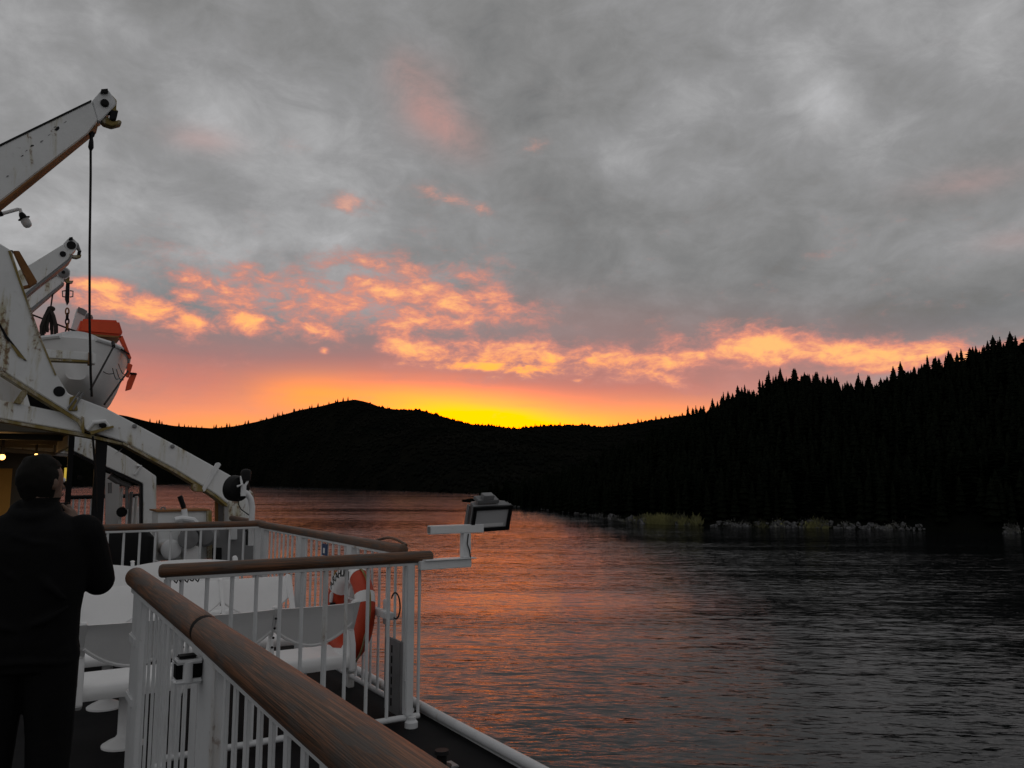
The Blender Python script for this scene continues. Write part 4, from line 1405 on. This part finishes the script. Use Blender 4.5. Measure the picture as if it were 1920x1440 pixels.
# second davit, same make, at the other end of the boat bay
D2 = 18.8
d2 = thing('boat_davit', 'second white davit farther along, its boom head above the rope bundle', 'davit', (2.6, D2, 0), 'lifeboat davits')
slab([(-60, 556), (58, 495), (118, 458), (125, 468), (134, 476), (128, 486), (70, 532), (-60, 640)], D2, 0.34).build('boom', WHITE_R, d2, bevel=0.01)
slab([(118.5, 457), (129, 446), (135, 445), (146, 455), (143, 466), (134, 477), (125, 468)], D2 + 0.02, 0.30).build('boom_head', WHITE, d2, bevel=0.01)
slab([(70, 533), (128, 487), (134, 478), (136, 480), (130, 490), (71, 537), (-60, 646), (-60, 641)], D2 - 0.02, 0.38).build('bottom_flange', STEEL, d2)
MB().lathe(P(134, 459, Y=D2 - 0.02), (0, 1, 0), [(0, .08), (.04, .09), (.05, .09)], 16).build('sheave_pin', BLACK, d2)
MB().lathe(P(118, 476, Y=D2 - 0.02), (0, 1, 0), [(0, .06), (.04, .06)], 12).build('rivet', BLACK, d2)
slab([(130, 445), (136, 444), (137, 449), (129, 450)], D2 - 0.03, 0.2).build('head_cap', BLACK, d2)
slab([(143, 453), (147, 456), (152, 470), (152, 475), (146, 475), (147, 468), (141, 462)], D2 + .05, .15).build('keeper', STEEL, d2, bevel=0.005)
slab([(146, 470), (153, 470), (151, 477), (145, 477)], D2 + .04, .16).build('keeper_pad', BLACK, d2)
slab([(132, 478), (146, 478), (153, 477), (152, 481), (144, 484), (134, 482)], D2 + .06, .14).build('hook', OCHRE, d2, bevel=0.006)
# inclined leg and upright
slab([(-40, 690), (60, 740), (140, 806), (208, 838), (240, 856), (293, 893), (293, 1012), (268, 1012), (268, 906), (238, 892), (180, 866), (140, 846), (60, 800), (-40, 745)], D2 + .05, .34).build('frame', WHITE_R, d2, bevel=0.01)
slab([(140, 847), (180, 867), (238, 893), (268, 907), (268, 1012), (264.5, 1012), (264.5, 910), (236, 897), (178, 871), (140, 852)], D2 + .03, .3).build('dark_edge', BLACK, d2)
slab([(214, 852), (236, 838), (240, 838), (228, 842), (222, 846)], D2 + .04, .02).build('lug_plate', STEEL, d2)
slab([(-60, 795), (0, 806), (130, 842), (128, 851), (0, 838), (-60, 830)], D2 - 1.0, .3).build('cross_beam', WHITE_R, d2, bevel=0.01)
slab([(-60, 831), (0, 839), (128, 852), (126, 856), (0, 847), (-60, 840)], D2 - 1.02, .34).build('weathered_edge', STEEL, d2)
slab([(28, 800), (42, 794), (45, 798), (33, 812)], D2 - 0.9, .1).build('gusset', WHITE, d2)
slab([(48, 800), (62, 798), (78, 822), (70, 830)], D2 - 0.9, .1).build('gusset', WHITE, d2)
MB().tube([P(76, 832, Y=D2 - .8), P(98, 820, Y=D2 - .8), P(120, 809, Y=D2 - .8)], .03, 8).build('tie_rod', BLACK, d2)
MB().lathe(P(75, 830, Y=D2 - .85), (0, -1, 0), [(0, .09), (.06, .09)], 12).build('block', BLACK, d2)
MB().lathe(P(92, 806, Y=D2 - .85), (0, -1, 0), [(0, .11), (.06, .11)], 12).build('block', BLACK, d2)
slab([(118, 818), (128, 820), (130, 846), (122, 846)], D2 - 1.04, .04).build('stain_plate', OCHRE, d2)
for (p0, p1, r_) in (((205, 892), (222, 903), .07), ((222, 903), (244, 912), .055), ((238, 905), (238, 955), .035), ((206, 905), (206, 925), .04)):
    MB().tube([P(*p0, Y=D2 + .3), P(*p1, Y=D2 + .3)], r_, 10).build('pipework', STEEL, d2)
slab([(198, 886), (224, 897), (224, 1010), (198, 1010)], D2 + 1.2, .1).build('back_plate', HULLM, d2)
slab([(240, 950), (262, 950), (262, 1010), (240, 1010)], D2 + 1.0, .1).build('back_plate', WHITE_R, d2)
for px_, pz_ in ((228, 915), (246, 922), (256, 930)):
    p_ = P(px_, pz_, Y=D2 + .6)
    MB().tube([(p_.x, p_.y, 0), p_], .035, 8).build('pipework', WHITE_R if px_ != 246 else STEEL, d2)
MB().lathe(P(228, 960, Y=D2 + .5), (0, -1, 0), [(0, .05), (.02, .11), (.05, .11), (.06, .03)], 14).build('valve_wheel', BLACK, d2)
MB().tube([P(256, 873, Y=D2 + .02), P(264, 874, Y=D2 + .02), P(253, 890, Y=D2 + .02)], .03, 8).build('stay_bar', WHITE, d2)
MB().lathe(P(150, 895, Y=D2 + 1), (0, -1, 0), [(0, .05), (.02, .05)], 8).build('bolt', BLACK, d2)

# third davit: carries the near end of the lifeboat
D3 = 22.0
d3 = thing('boat_davit', 'third white davit with chain and hook above the lifeboat', 'davit', (0.8, D3, 0), 'lifeboat davits')
slab([(-40, 640), (44, 556), (108, 516), (119, 518), (120, 528), (56, 580), (-40, 680)], D3, .34).build('boom', WHITE_R, d3, bevel=.01)
slab([(44, 555.5), (108, 515.5), (107, 512), (40, 556)], D3 - .02, .38).build('top_flange', STEEL, d3)
slab([(110, 509), (117, 499), (126, 502), (132, 507), (131, 517), (124, 523), (114, 521)], D3 - .03, .38).build('boom_head', WHITE, d3, bevel=.01)
MB().lathe(P(119, 511, Y=D3 - .06), (0, 1, 0), [(0, .10), (.02, .13), (.06, .13)], 18).build('sheave', STEEL, d3)
MB().lathe(P(119, 510, Y=D3 - .08), (0, 1, 0), [(0, .04), (.02, .04)], 10).build('sheave_pin', BLACK, d3)
slab([(120, 523), (126, 518), (131, 520), (130, 526), (138, 526), (136, 530), (126, 532)], D3 + .05, .14).build('hook', OCHRE, d3, bevel=.006)
slab([(56, 581), (118, 530), (121, 531), (57, 586)], D3 - .01, .36).build('bottom_flange', STEEL, d3)
pA = P(-30, 680, Y=D3 + .15)
MB().box((pA.x - .5, D3, 0), (pA.x + .1, D3 + .34, pA.z)).build('upright', WHITE_R, d3, bevel=.01)

t = thing('fall_chain', 'dark lifting chain between the third davit hook and the lifeboat', 'chain', P(127, 530, Y=D3))
for i, yy in enumerate(np.linspace(584, 660, 9)):
    c0 = P(126, yy, Y=D3 + .1)
    rr = 0.085
    v = Matrix.Rotation(math.radians(90 * (i % 2) + 20), 3, 'Z')
    pts = [c0 + v @ Vector((0.04 * math.cos(a), 0, 0.085 * math.sin(a))) for a in np.linspace(0, 2 * math.pi, 14)[:-1]]
    MB().tube(pts, 0.018, 6, closed=True).build('chain_link', BLACK if i % 3 else RUST, t)
MB().prism(slab_pts([(124, 530), (131, 530), (130, 566), (126, 572), (122, 560)], D3 + .05), (0, .12, 0)).build('swivel_block', BLACK, t, bevel=.006)
mb = MB()
for s_ in (-1, 1):
    cpt = [P(127 + s_ * 4, 545, Y=D3 + .1), P(127 + s_ * 10, 546, Y=D3 + .1), P(127 + s_ * 9.5, 556, Y=D3 + .1), P(127 + s_ * 4, 557, Y=D3 + .1)]
    mb.tube(cpt, .018, 6)
mb.build('handle_ring', STEEL, t)
t = thing('rope_bundle', 'dark coiled rope bundle hanging on a line left of the chain', 'rope', P(95, 578, Y=D3))
MB().tube([P(100, 543, Y=D3 + .1), P(95, 578, Y=D3 + .1)], .018, 6).build('hanging_line', ROPE, t)
rr_ = random.Random(3)
for i in range(16):
    x1 = rr_.uniform(76, 106)
    yb_ = rr_.uniform(618, 632)
    dy_ = rr_.uniform(-.14, .14)
    MB().tube([P(94 + rr_.uniform(-3, 4), 578, Y=D3 + .1 + dy_ * .2), P(94 + (x1 - 94) * .55, 592, Y=D3 + .1 + dy_), P(x1, 612, Y=D3 + .1 + dy_), P(x1 + rr_.uniform(-2, 2), yb_, Y=D3 + .1 + dy_)],
              [.035, .038, .036, .03], 7).build('strand', ROPE, t)
MB().ball(P(96, 579, Y=D3 + .1), (.09, .08, .07)).build('knot', ROPE, t)

# ------------------------------------------------------------------ lifeboat
lb = thing('lifeboat', 'white lifeboat with orange canopy and rudder slung beyond the davits', 'lifeboat', (1.1, 24, 3.3))
CXB, HB = 1.14, 1.33
ys = np.linspace(0, 1, 22)
rings = []
Y0, Y1_ = 20.4, 28.4


def hull_ring(s_):
    yy = Y0 + (Y1_ - Y0) * s_
    b = HB * max(0.05, (1 - (2 * abs(s_ - 0.5)) ** 3.2)) ** 0.45
    zk = 3.15 + 0.75 * (2 * abs(s_ - 0.5)) ** 3.5
    zg = 4.64 + 0.20 * (2 * s_ - 1) ** 2
    ring = []
    for a in np.linspace(-1, 1, 17):
        w_ = math.copysign(min(1, abs(a) * 1.0) ** 0.55, a)
        zz_ = zk + (zg - zk) * (abs(a) ** 2.6)
        ring.append((CXB + b * w_ * (0.93 + 0.07 * abs(a)), yy, zz_))
    return ring


rings = [hull_ring(s_) for s_ in np.linspace(0.0, 1.0, 26)]
hull = MB().loft(rings, close=True).build('hull', SEATW, lb, angle=50)
gl = MB()
for sgn, idx in ((1, -1), (-1, 0)):
    gl.tube([Vector(r[idx]) + Vector((0, 0, .02)) for r in rings], .06, 8)
gl.build('gunwale', WHITE, lb)
# low foredeck cover
cov = []
for s_ in np.linspace(0.03, 0.97, 20):
    r = hull_ring(s_)
    b = (r[-1][0] - r[0][0]) / 2
    cov.append([(CXB + b * c_ * 0.97, r[0][1], r[0][2] + 0.03 + 0.20 * (1 - c_ * c_)) for c_ in np.linspace(-1, 1, 9)])
mb = MB().loft(cov, close=True, cap=True)
mb.build('cover', WHITE, lb)
YC = 21.2
cp = slab([(152, 597), (223, 600), (230, 622), (228, 630), (146, 623)], YC, 1.6).build('canopy', ORANGE, lb, bevel=.05)
slab([(146, 624), (228, 630.5), (227, 633), (145, 628)], YC - .02, 1.62).build('canopy_edge', RUST, cp)
slab([(222, 631), (230, 629), (247, 672), (242, 672)], YC - .02, .14).build('canopy_post', ORANGE, lb, bevel=.01)
MB().tube([P(149, 626, Y=YC - .05), P(128, 656, Y=YC - .05)], .045, 8).build('canopy_strap', BLACK, lb)
slab([(130, 627), (138, 600), (145, 576), (152, 575), (163, 582), (166, 590), (150, 626)], YC + 1.7, .6).build('helm_seat', SEATW, lb, bevel=.03)
slab([(147, 575), (164, 583), (159, 592), (145, 585)], YC + 1.68, .02).build('seat_seam', STEEL, lb)
slab([(162, 586), (172, 588), (176, 598), (160, 597)], YC + 1.2, .4).build('hatch', STEEL, lb, bevel=.03)
MB().tube([P(60, 590, Y=YC + 1), P(125, 615, Y=YC + 1), P(212, 646, Y=YC), P(242, 664, Y=YC - .3)], .022, 6).build('lifeline', BLACK, lb)
# rudder and its bracket at the stern
slab([(247, 698), (257, 701), (246, 730), (235, 733), (239, 715)], 20.5, .08).build('rudder', ORANGE, lb, bevel=.01)
slab([(244, 698), (256, 699), (258, 702), (245, 702)], 20.45, .16).build('rudder_head', BLACK, lb, bevel=.01)
slab([(240, 680), (249, 684), (242, 708), (236, 706)], 20.5, .08).build('rudder_post', ORANGE, lb, bevel=.01)
# grab lines looped along the hull, and lashings over it
mb = MB()
for a_ in ((180, 680), (214, 700)), ((211, 690), (222, 710)), ((218, 692), (232, 712)), ((222, 682), (238, 700)):
    (xa, ya), (xb, yb_) = a_
    mb.tube([P(xa + (xb - xa) * s_, ya + (yb_ - ya) * s_ + 9 * math.sin(math.pi * s_), Y=20.75) for s_ in np.linspace(0, 1, 8)], .009, 6)
mb.build('grab_line', CABLE, lb)
for a_, b_ in (((213, 650), (170, 730)), ((240, 696), (196, 758))):
    p0, p1 = P(*a_, Y=20.3), P(*b_, Y=18.0)
    MB().tube([p0, p1], .022, 6).build('lashing', CABLE, lb)
MB().tube([P(213, 650, Y=20.3), P(212, 642, Y=20.5)], .04, 8).build('cleat', BLACK, lb)

# keel bar that steadies the boat
t = thing('keel_bar', 'white boom with ochre band crossing in front of the lifeboat hull', 'bar', P(100, 665, Y=17.5))
slab([(60, 652), (90, 655), (172, 661), (172, 676), (95, 671), (60, 668)], 17.5, .25).build('bar', WHITE_R, t, bevel=.01)
slab([(60, 669), (95, 672), (166, 676), (166, 679), (95, 676), (60, 673)], 17.49, .27).build('weathered_edge', OCHRE, t)
slab([(166, 661), (171, 660), (171, 683), (166, 682)], 17.46, .3).build('band', RUST, t)
slab([(171, 660), (178, 660), (180.5, 664), (180.5, 680), (177, 684), (171, 683)], 17.45, .3).build('end_pad', SEATW, t, bevel=.03)

# ------------------------------------------------------------------ winch behind the far railing
t = thing('boat_winch', 'white rust-stained boat winch with black lever behind the far railing', 'winch', (1.9, 10.6, 0))
WY = 10.35
slab([(296, 960), (394, 958), (396, 1048), (296, 1052)], WY + .35, .5).build('casing', WHITE_R, t, bevel=.012)
slab([(293, 957), (394, 955), (394, 958), (294, 960)], WY + .31, .58).build('casing_top', RUST, t)
slab([(388, 958), (397, 957), (398, 1048), (389, 1048)], WY + .30, .04).build('casing_edge', OCHRE, t)
MB().tube([P(350, 985, Y=WY + .25), P(345, 955, Y=WY + .25)], .035, 10).build('lever', WHITE, t)
MB().tube([P(345, 953, Y=WY + .25), P(337, 930, Y=WY + .25)], .030, 10).build('lever_grip', BLACK, t)
MB().tube([P(306 + 4 * math.cos(a), 955 + 4 * math.sin(a), Y=WY + .5) for a in np.linspace(2.5, 6.9, 9)], .010, 6).build('lifting_eye', STEEL, t)
MB().lathe(P(320, 1030, Y=WY), (0, -1, 0), [(-.35, .10), (-.02, .10), (0, .115), (.03, .115), (.045, .09)], 24).build('brake_drum', WHITE, t)
MB().lathe(P(360, 1005, Y=WY), (0, -1, 0), [(-.3, .09), (0, .09), (.02, .07), (.06, .05)], 20).build('motor', BLACK, t)
MB().lathe(P(352, 1010, Y=WY - .05), (0.2, -1, 0), [(0, .12), (.03, .12), (.035, .09)], 18).build('gear_ring', STEEL, t)
MB().tube([P(328, 975, Y=WY + .2), P(340, 972, Y=WY + .2), P(362, 975, Y=WY + .2), P(372, 985, Y=WY + .2)], .035, 8).build('pipe', WHITE, t)
MB().lathe(P(385, 1005, Y=WY + .1), (-.4, -1, 0), [(-.2, .13), (0, .13), (.03, .10)], 20).build('drum', STEEL, t)
slab([(345, 1024), (373, 1024), (373, 1050), (345, 1050)], WY - .02, .2).build('foot_block', SEATW, t, bevel=.01)
slab([(399, 1027), (416, 1027), (416, 1050), (399, 1050)], WY + .2, .04).build('small_box', BLACK, t, bevel=.005)
MB().box((1.55, WY + .1, 0), (2.4, WY + .7, .30)).build('bed', STEEL, t, bevel=.01)
t = thing('equipment_cabinet', 'grey steel equipment cabinet behind the far railing beside the davit upright', 'cabinet', (2.3, 10.6, 0))
slab([(400, 985), (440, 980), (478, 975), (478, 1075), (400, 1075)], WY + .62, .12).build('cabinet_body', STEEL, t, bevel=.01)
slab([(430, 990), (445, 990), (445, 1012), (430, 1012)], WY + .56, .05).build('switch_box', WHITE, t, bevel=.008)
mb = MB()
mb.tube([P(456, 997, Y=WY + .4), P(463, 994, Y=WY + .4), P(463, 1022, Y=WY + .4)], .016, 6)
mb.tube([P(463, 997, Y=WY + .4), P(476, 1001, Y=WY + .4)], .016, 6)
mb.build('cable', BLACK, t)
MB().tube([P(484, 1014, Y=WY), P(482, 1030, Y=WY), P(480, 1052, Y=WY)], .02, 6).build('cable', BLACK, t)
# dark covered crate inboard of the winch
t = thing('covered_crate', 'crate under a black tarpaulin behind the far railing', 'crate', (0.9, 10.3, 0))
m_ = MB()
rg = []
for z, k in ((0.0, 1.03), (0.25, 1.0), (0.7, 1.0), (1.0, .985), (1.06, .93)):
    rg.append([(0.55 + .95 * k * math.copysign(abs(math.cos(a)) ** .35, math.cos(a)), 10.45 + .42 * k * math.copysign(abs(math.sin(a)) ** .35, math.sin(a)), z + .01 * math.sin(a * 7)) for a in np.linspace(0, 2 * math.pi, 33)[:-1]])
m_.loft(rg).build('tarpaulin', TARP, t, angle=30)
MB().tube([(0.55 + .97 * math.copysign(abs(math.cos(a)) ** .35, math.cos(a)), 10.45 + .44 * math.copysign(abs(math.sin(a)) ** .35, math.sin(a)), .5) for a in np.linspace(0, 2 * math.pi, 33)[:-1]], .008, 5, closed=True).build('cord', ROPE, t)

# mooring fairlead on the dark deck strip
t = thing('deck_fitting', 'small black mooring fitting on the dark deck near the edge pipe', 'fitting', (2.0, 3.6, 0))
pf = P(828, 1430, Z=0.03)
MB().lathe((pf.x, pf.y, 0), (0, 0, 1), [(0, .06), (.015, .06), (.02, .03), (.07, .03), (.08, .045), (.10, .04)], 16).build('bollard', BLACK, t)
MB().box((pf.x - .09, pf.y - .05, .001), (pf.x + .09, pf.y + .05, .014)).build('base_plate', STEEL, t, bevel=.004)

# ------------------------------------------------------------------ lamp high on the left
t = thing('mast_lamp', 'small white lamp drooping from a bent pipe at the upper left edge', 'lamp', P(-60, 900, Y=13))
LY = 12.2
MB().tube([P(-60, 420, Y=LY), P(-15, 406, Y=LY), P(2, 401, Y=LY), P(33, 392.5, Y=LY), P(38, 393, Y=LY), P(39.5, 400, Y=LY)], .024, 10).build('pipe_arm', WHITE, t)
MB().lathe(P(1.5, 401, Y=LY), P(33, 392.5, Y=LY) - P(1.5, 401, Y=LY), [(-.02, .034), (.02, .034)], 12).build('coupling', BLACK, t)
ax = P(53, 424, Y=LY) - P(39, 399, Y=LY)
MB().lathe(P(39, 399, Y=LY), ax, [(0, .026), (.03, .04), (.07, .045), (.078, .075), (.085, .075), (.09, .05)], 16).build('lamp_holder', BLACK, t)
MB().lathe(P(44.6, 409, Y=LY), ax, [(0, .05), (.05, .058), (.10, .054), (.125, .04), (.135, .015)], 16).build('globe', CGLASS, t)
pm = P(-60, 420, Y=LY)
MB().tube([(pm.x, LY, 0.0), (pm.x, LY, pm.z + .3)], .05, 12).build('mast', WHITE, t)

# ------------------------------------------------------------------ shelter with warm lamps on the left
t = thing('deck_shelter', 'dark deck shelter with a bulkhead panel coloured orange as if lamplit at the left edge', 'shelter', (-3, 16, 0))
MB().box((-8, 13.2, 2.32), (0.78, 24, 2.46)).build('roof', SHELTER, t, bevel=.01)
MB().box((-8, 19.0, 0), (0.62, 19.15, 2.319)).build('bulkhead', SHELTER, t)
MB().box((0.70, 13.3, 2.14), (0.76, 19.0, 2.319)).build('roof_edge', STEEL, t)
pa, pb = P(-60, 878, Y=18.95), P(19, 940, Y=18.95)
MB().box((pa.x, 18.93, pb.z - .8), (pb.x, 18.995, pa.z)).build('lamplit_tint_panel', WARMWALL, t)  # patch of wall with its lamplight painted in as colour
pa, pb = P(121, 877, Y=18.95), P(129, 902, Y=18.95)
MB().box((pa.x, 18.92, pb.z), (pb.x, 18.99, pa.z)).build('light_strip', STRIP, t)
for yy in (13.9, 15.5, 17.1):
    MB().box((-8, yy, 2.24), (0.66, yy + .08, 2.319)).build('ceiling_beam', SHELTER, t)
for (px_, py_, lab) in ((4, 857, 'small round warm bulb under the shelter roof at the left edge'), (68, 853, 'small warm bulb under the shelter roof above the person')):
    p = P(px_, py_, Y=14.8 if px_ < 30 else 16.5)
    l = thing('ceiling_bulb', lab, 'lamp', p)
    r_ = .045 if px_ < 30 else .028
    MB().ball(p, r_).build('bulb', BULB, l)
    MB().tube([p + Vector((0, 0, r_ * .8)), Vector((p.x, p.y, 2.318))], .02, 8).build('holder', BLACK, l)
    pd = bpy.data.lights.new('bulb_light', 'POINT')
    pd.energy = 2.5 if px_ < 30 else 1.2
    pd.color = (1, .55, .2)
    pd.shadow_soft_size = .06
    po = bpy.data.objects.new('bulb_light', pd)
    COL.objects.link(po)
    po.location = p + Vector((0, -.12, -.08))
    po.parent = l
    po.matrix_parent_inverse = l.matrix_basis.inverted()

# ------------------------------------------------------------------ person in dark clothes, taking a picture
def fused(parts, name, voxel, mats, pick, parent, smooth_it=4):
    """union of closed pieces into one continuous skin"""
    mb = MB()
    for p in parts:
        mb.add(p.v, p.f)
    me = mb.mesh(name, mats[0])
    tmp = bpy.data.objects.new('tmp', me)
    COL.objects.link(tmp)
    r = tmp.modifiers.new('r', 'REMESH')
    r.mode = 'VOXEL'
    r.voxel_size = voxel
    s_ = tmp.modifiers.new('s', 'SMOOTH')
    s_.factor = 0.5
    s_.iterations = smooth_it
    dg = bpy.context.evaluated_depsgraph_get()
    out = bpy.data.meshes.new_from_object(tmp.evaluated_get(dg))
    bpy.data.objects.remove(tmp)
    out.materials.clear()
    for m_ in mats:
        out.materials.append(m_)
    out.shade_smooth()
    idx = np.zeros(len(out.polygons), dtype=np.int32)
    for p in out.polygons:
        idx[p.index] = pick(p.center)
    out.polygons.foreach_set('material_index', idx)
    out.update()
    return link(name, out, parent)


def limb(pts, rs, n=14):
    b = MB()
    b.tube(pts, rs, n)
    b.ball(pts[0], rs[0])
    b.ball(pts[-1], rs[-1])
    return b


PX, PY = 0.115, 4.36
pr = thing('person', 'person in dark jacket and trousers seen from behind, taking a photo', 'person', (PX, PY, 0))
tw = Matrix.Rotation(math.radians(-14), 3, 'Z')            # body turned a little outboard


def B(x, y, z):
    v = tw @ Vector((x, y, 0))
    return Vector((PX + v.x, PY + v.y, z))


def ell(cx_, cy_, z, rx, ry, n=24):
    return [B(cx_ + rx * math.cos(a), cy_ + ry * math.sin(a), z) for a in np.linspace(0, 2 * math.pi, n + 1)[:-1]]


torso = MB().loft([ell(0, .0, .80, .195, .135), ell(0, 0, .92, .215, .15), ell(0, .005, 1.05, .215, .15), ell(0, .0, 1.2, .235, .155), ell(0, -.01, 1.34, .25, .15),
                   ell(0, -.01, 1.42, .235, .125), ell(0, .0, 1.475, .16, .095), ell(0, .01, 1.52, .085, .08)])
legs = []
for s_ in (-1, 1):
    legs.append(limb([B(s_ * .10, 0, .88), B(s_ * .115, .02, .50), B(s_ * .12, -.01, .12)], [.122, .098, .076]))
    foot = MB().loft([[B(s_ * .12 + a * .042, yy, z) for a, z in ((-1, .005), (1, .005), (1, zt * .6), (.6, zt), (-.6, zt), (-1, zt * .6))] for yy, zt in ((-.09, .09), (-.02, .12), (.08, .085), (.16, .06), (.195, .03))])
    legs.append(foot)
arms = []
hands = []
for s_ in (-1, 1):
    sh, elb, wr = B(s_ * .205, 0, 1.40), B(s_ * .268, .09, 1.175), B(s_ * .085, .34, 1.40)
    arms.append(limb([sh, sh.lerp(elb, .5), elb], [.092, .086, .074]))
    arms.append(limb([elb, elb.lerp(wr, .5), wr], [.072, .058, .042]))
    palm = limb([wr, B(s_ * .07, .40, 1.47)], [.030, .036])
    hands.append(palm)
    for i in range(4):
        z = 1.515 - i * .021
        k = (1.0, 1.1, 1.0, .8)[i]
        hands.append(limb([B(s_ * .065, .405, z), B(s_ * .05, .405 + .045 * k, z + .006), B(s_ * (.05 - .045 * k), .452 + .004 * i, z + .004)], [.0105, .0098, .0088], 8))
    hands.append(limb([B(s_ * .075, .385, 1.46), B(s_ * .062, .37, 1.50), B(s_ * .035, .375, 1.525)], [.013, .0115, .0095], 8))
hz = 1.638
hrot = Matrix.Rotation(math.radians(-50), 3, 'Z')
hcn = B(0.012, .03, hz)


def H(x, y, z):
    return hcn + hrot @ Vector((x, y, z))


head = MB()
for c_, r_ in (((0, 0, .015), (.078, .098, .105)), ((0, .03, -.05), (.06, .07, .07))):
    b = MB()
    b.ball((0, 0, 0), r_, 20, 14)
    head.add([H(*(Vector(v) + Vector(c_))) for v in b.v], b.f)
neck = limb([B(0, .005, 1.46), B(.005, .015, 1.60)], [.062, .058])
nose = limb([H(0, .092, .01), H(0, .115, -.025)], [.010, .015], 10)
chin = limb([H(0, .075, -.095), H(0, .082, -.10)], [.022, .02], 10)
ears = []
for s_ in (-1, 1):
    b = MB()
    b.ball((0, 0, 0), (.012, .022, .034), 10, 8)
    ears.append(MB())
    ears[-1].add([H(*(Vector(v) + Vector((s_ * .083, -.005, -.005)))) for v in b.v], b.f)


def pick(c_):
    v = tw.transposed() @ (Vector(c_) - Vector((PX, PY, 0)))
    if c_.z > 1.565 and v.y < .30:
        return 2
    if v.y > .335 and c_.z > 1.38:
        return 2
    if c_.z < .84:
        return 1
    return 0


rolls = [MB().tube([B(.080 * math.cos(a), -.004 + .080 * math.sin(a), 1.512 + .035 * math.sin(a)) for a in np.linspace(0, 2 * math.pi, 25)[:-1]], .030, 12, closed=True)]
rolls.append(MB().tube([B(.212 * math.cos(a), .146 * math.sin(a), .845 + .01 * math.sin(3 * a)) for a in np.linspace(0, 2 * math.pi, 37)[:-1]], .014, 8, closed=True))
# loose folds where the jacket hangs
for (xa, za, xb, zb) in ((-.12, 1.30, .02, 1.18), (.04, 1.26, .17, 1.12), (-.16, 1.05, .05, .98), (.02, 1.0, .18, 1.08), (-.05, 1.40, .12, 1.36)):
    rolls.append(limb([B(xa, -.135, za), B((xa + xb) / 2, -.147, (za + zb) / 2 - .01), B(xb, -.13, zb)], [.012, .018, .012], 8))
fused([torso, *rolls, *legs, *arms, *hands, head, neck, nose, chin, *ears], 'body', .0085, [JACKET, TROUSER, SKIN], pick, pr)
hair = MB()
b = MB()
b.ball((0, 0, 0), (.090, .108, .112), 32, 24)
hv = []
for v in b.v:
    x, y, z = v
    n_ = 1 + .07 * mn.noise(Vector(v) * 28) + .05 * mn.noise(Vector(v) * 70)
    if y > .035 and z < .05:
        y = min(y, .055)
        n_ *= .86
    if z < -.06:
        n_ *= .90
        z -= .03
    hv.append(H(x * n_, (y - .012) * n_, z * n_ + .022))
hair.add(hv, b.f)
hair.build('hair', HAIR, pr)
for s_ in (-1, 1):
    MB().ball(H(s_ * .032, .088, .012), .012).build('eye', SEATW, pr)
MB().tube([H(-.024, .098, -.06), H(0, .103, -.058), H(.024, .098, -.06)], .006, 6).build('mouth', SKIN, pr)
ck = thing('compact_camera', 'small dark camera held up in front of the person by the bench', 'camera', B(0, .44, 1.49))
MB().obox(B(0, .455, 1.50), (tw @ Vector((.055, 0, 0))), (tw @ Vector((0, .014, 0))), Vector((0, 0, .034))).build('camera_body', BLACK, ck, bevel=.006)
MB().lathe(B(0, .468, 1.50), tw @ Vector((0, 1, 0)), [(0, .024), (.02, .022), (.022, .015)], 16).build('lens', STEEL, ck)
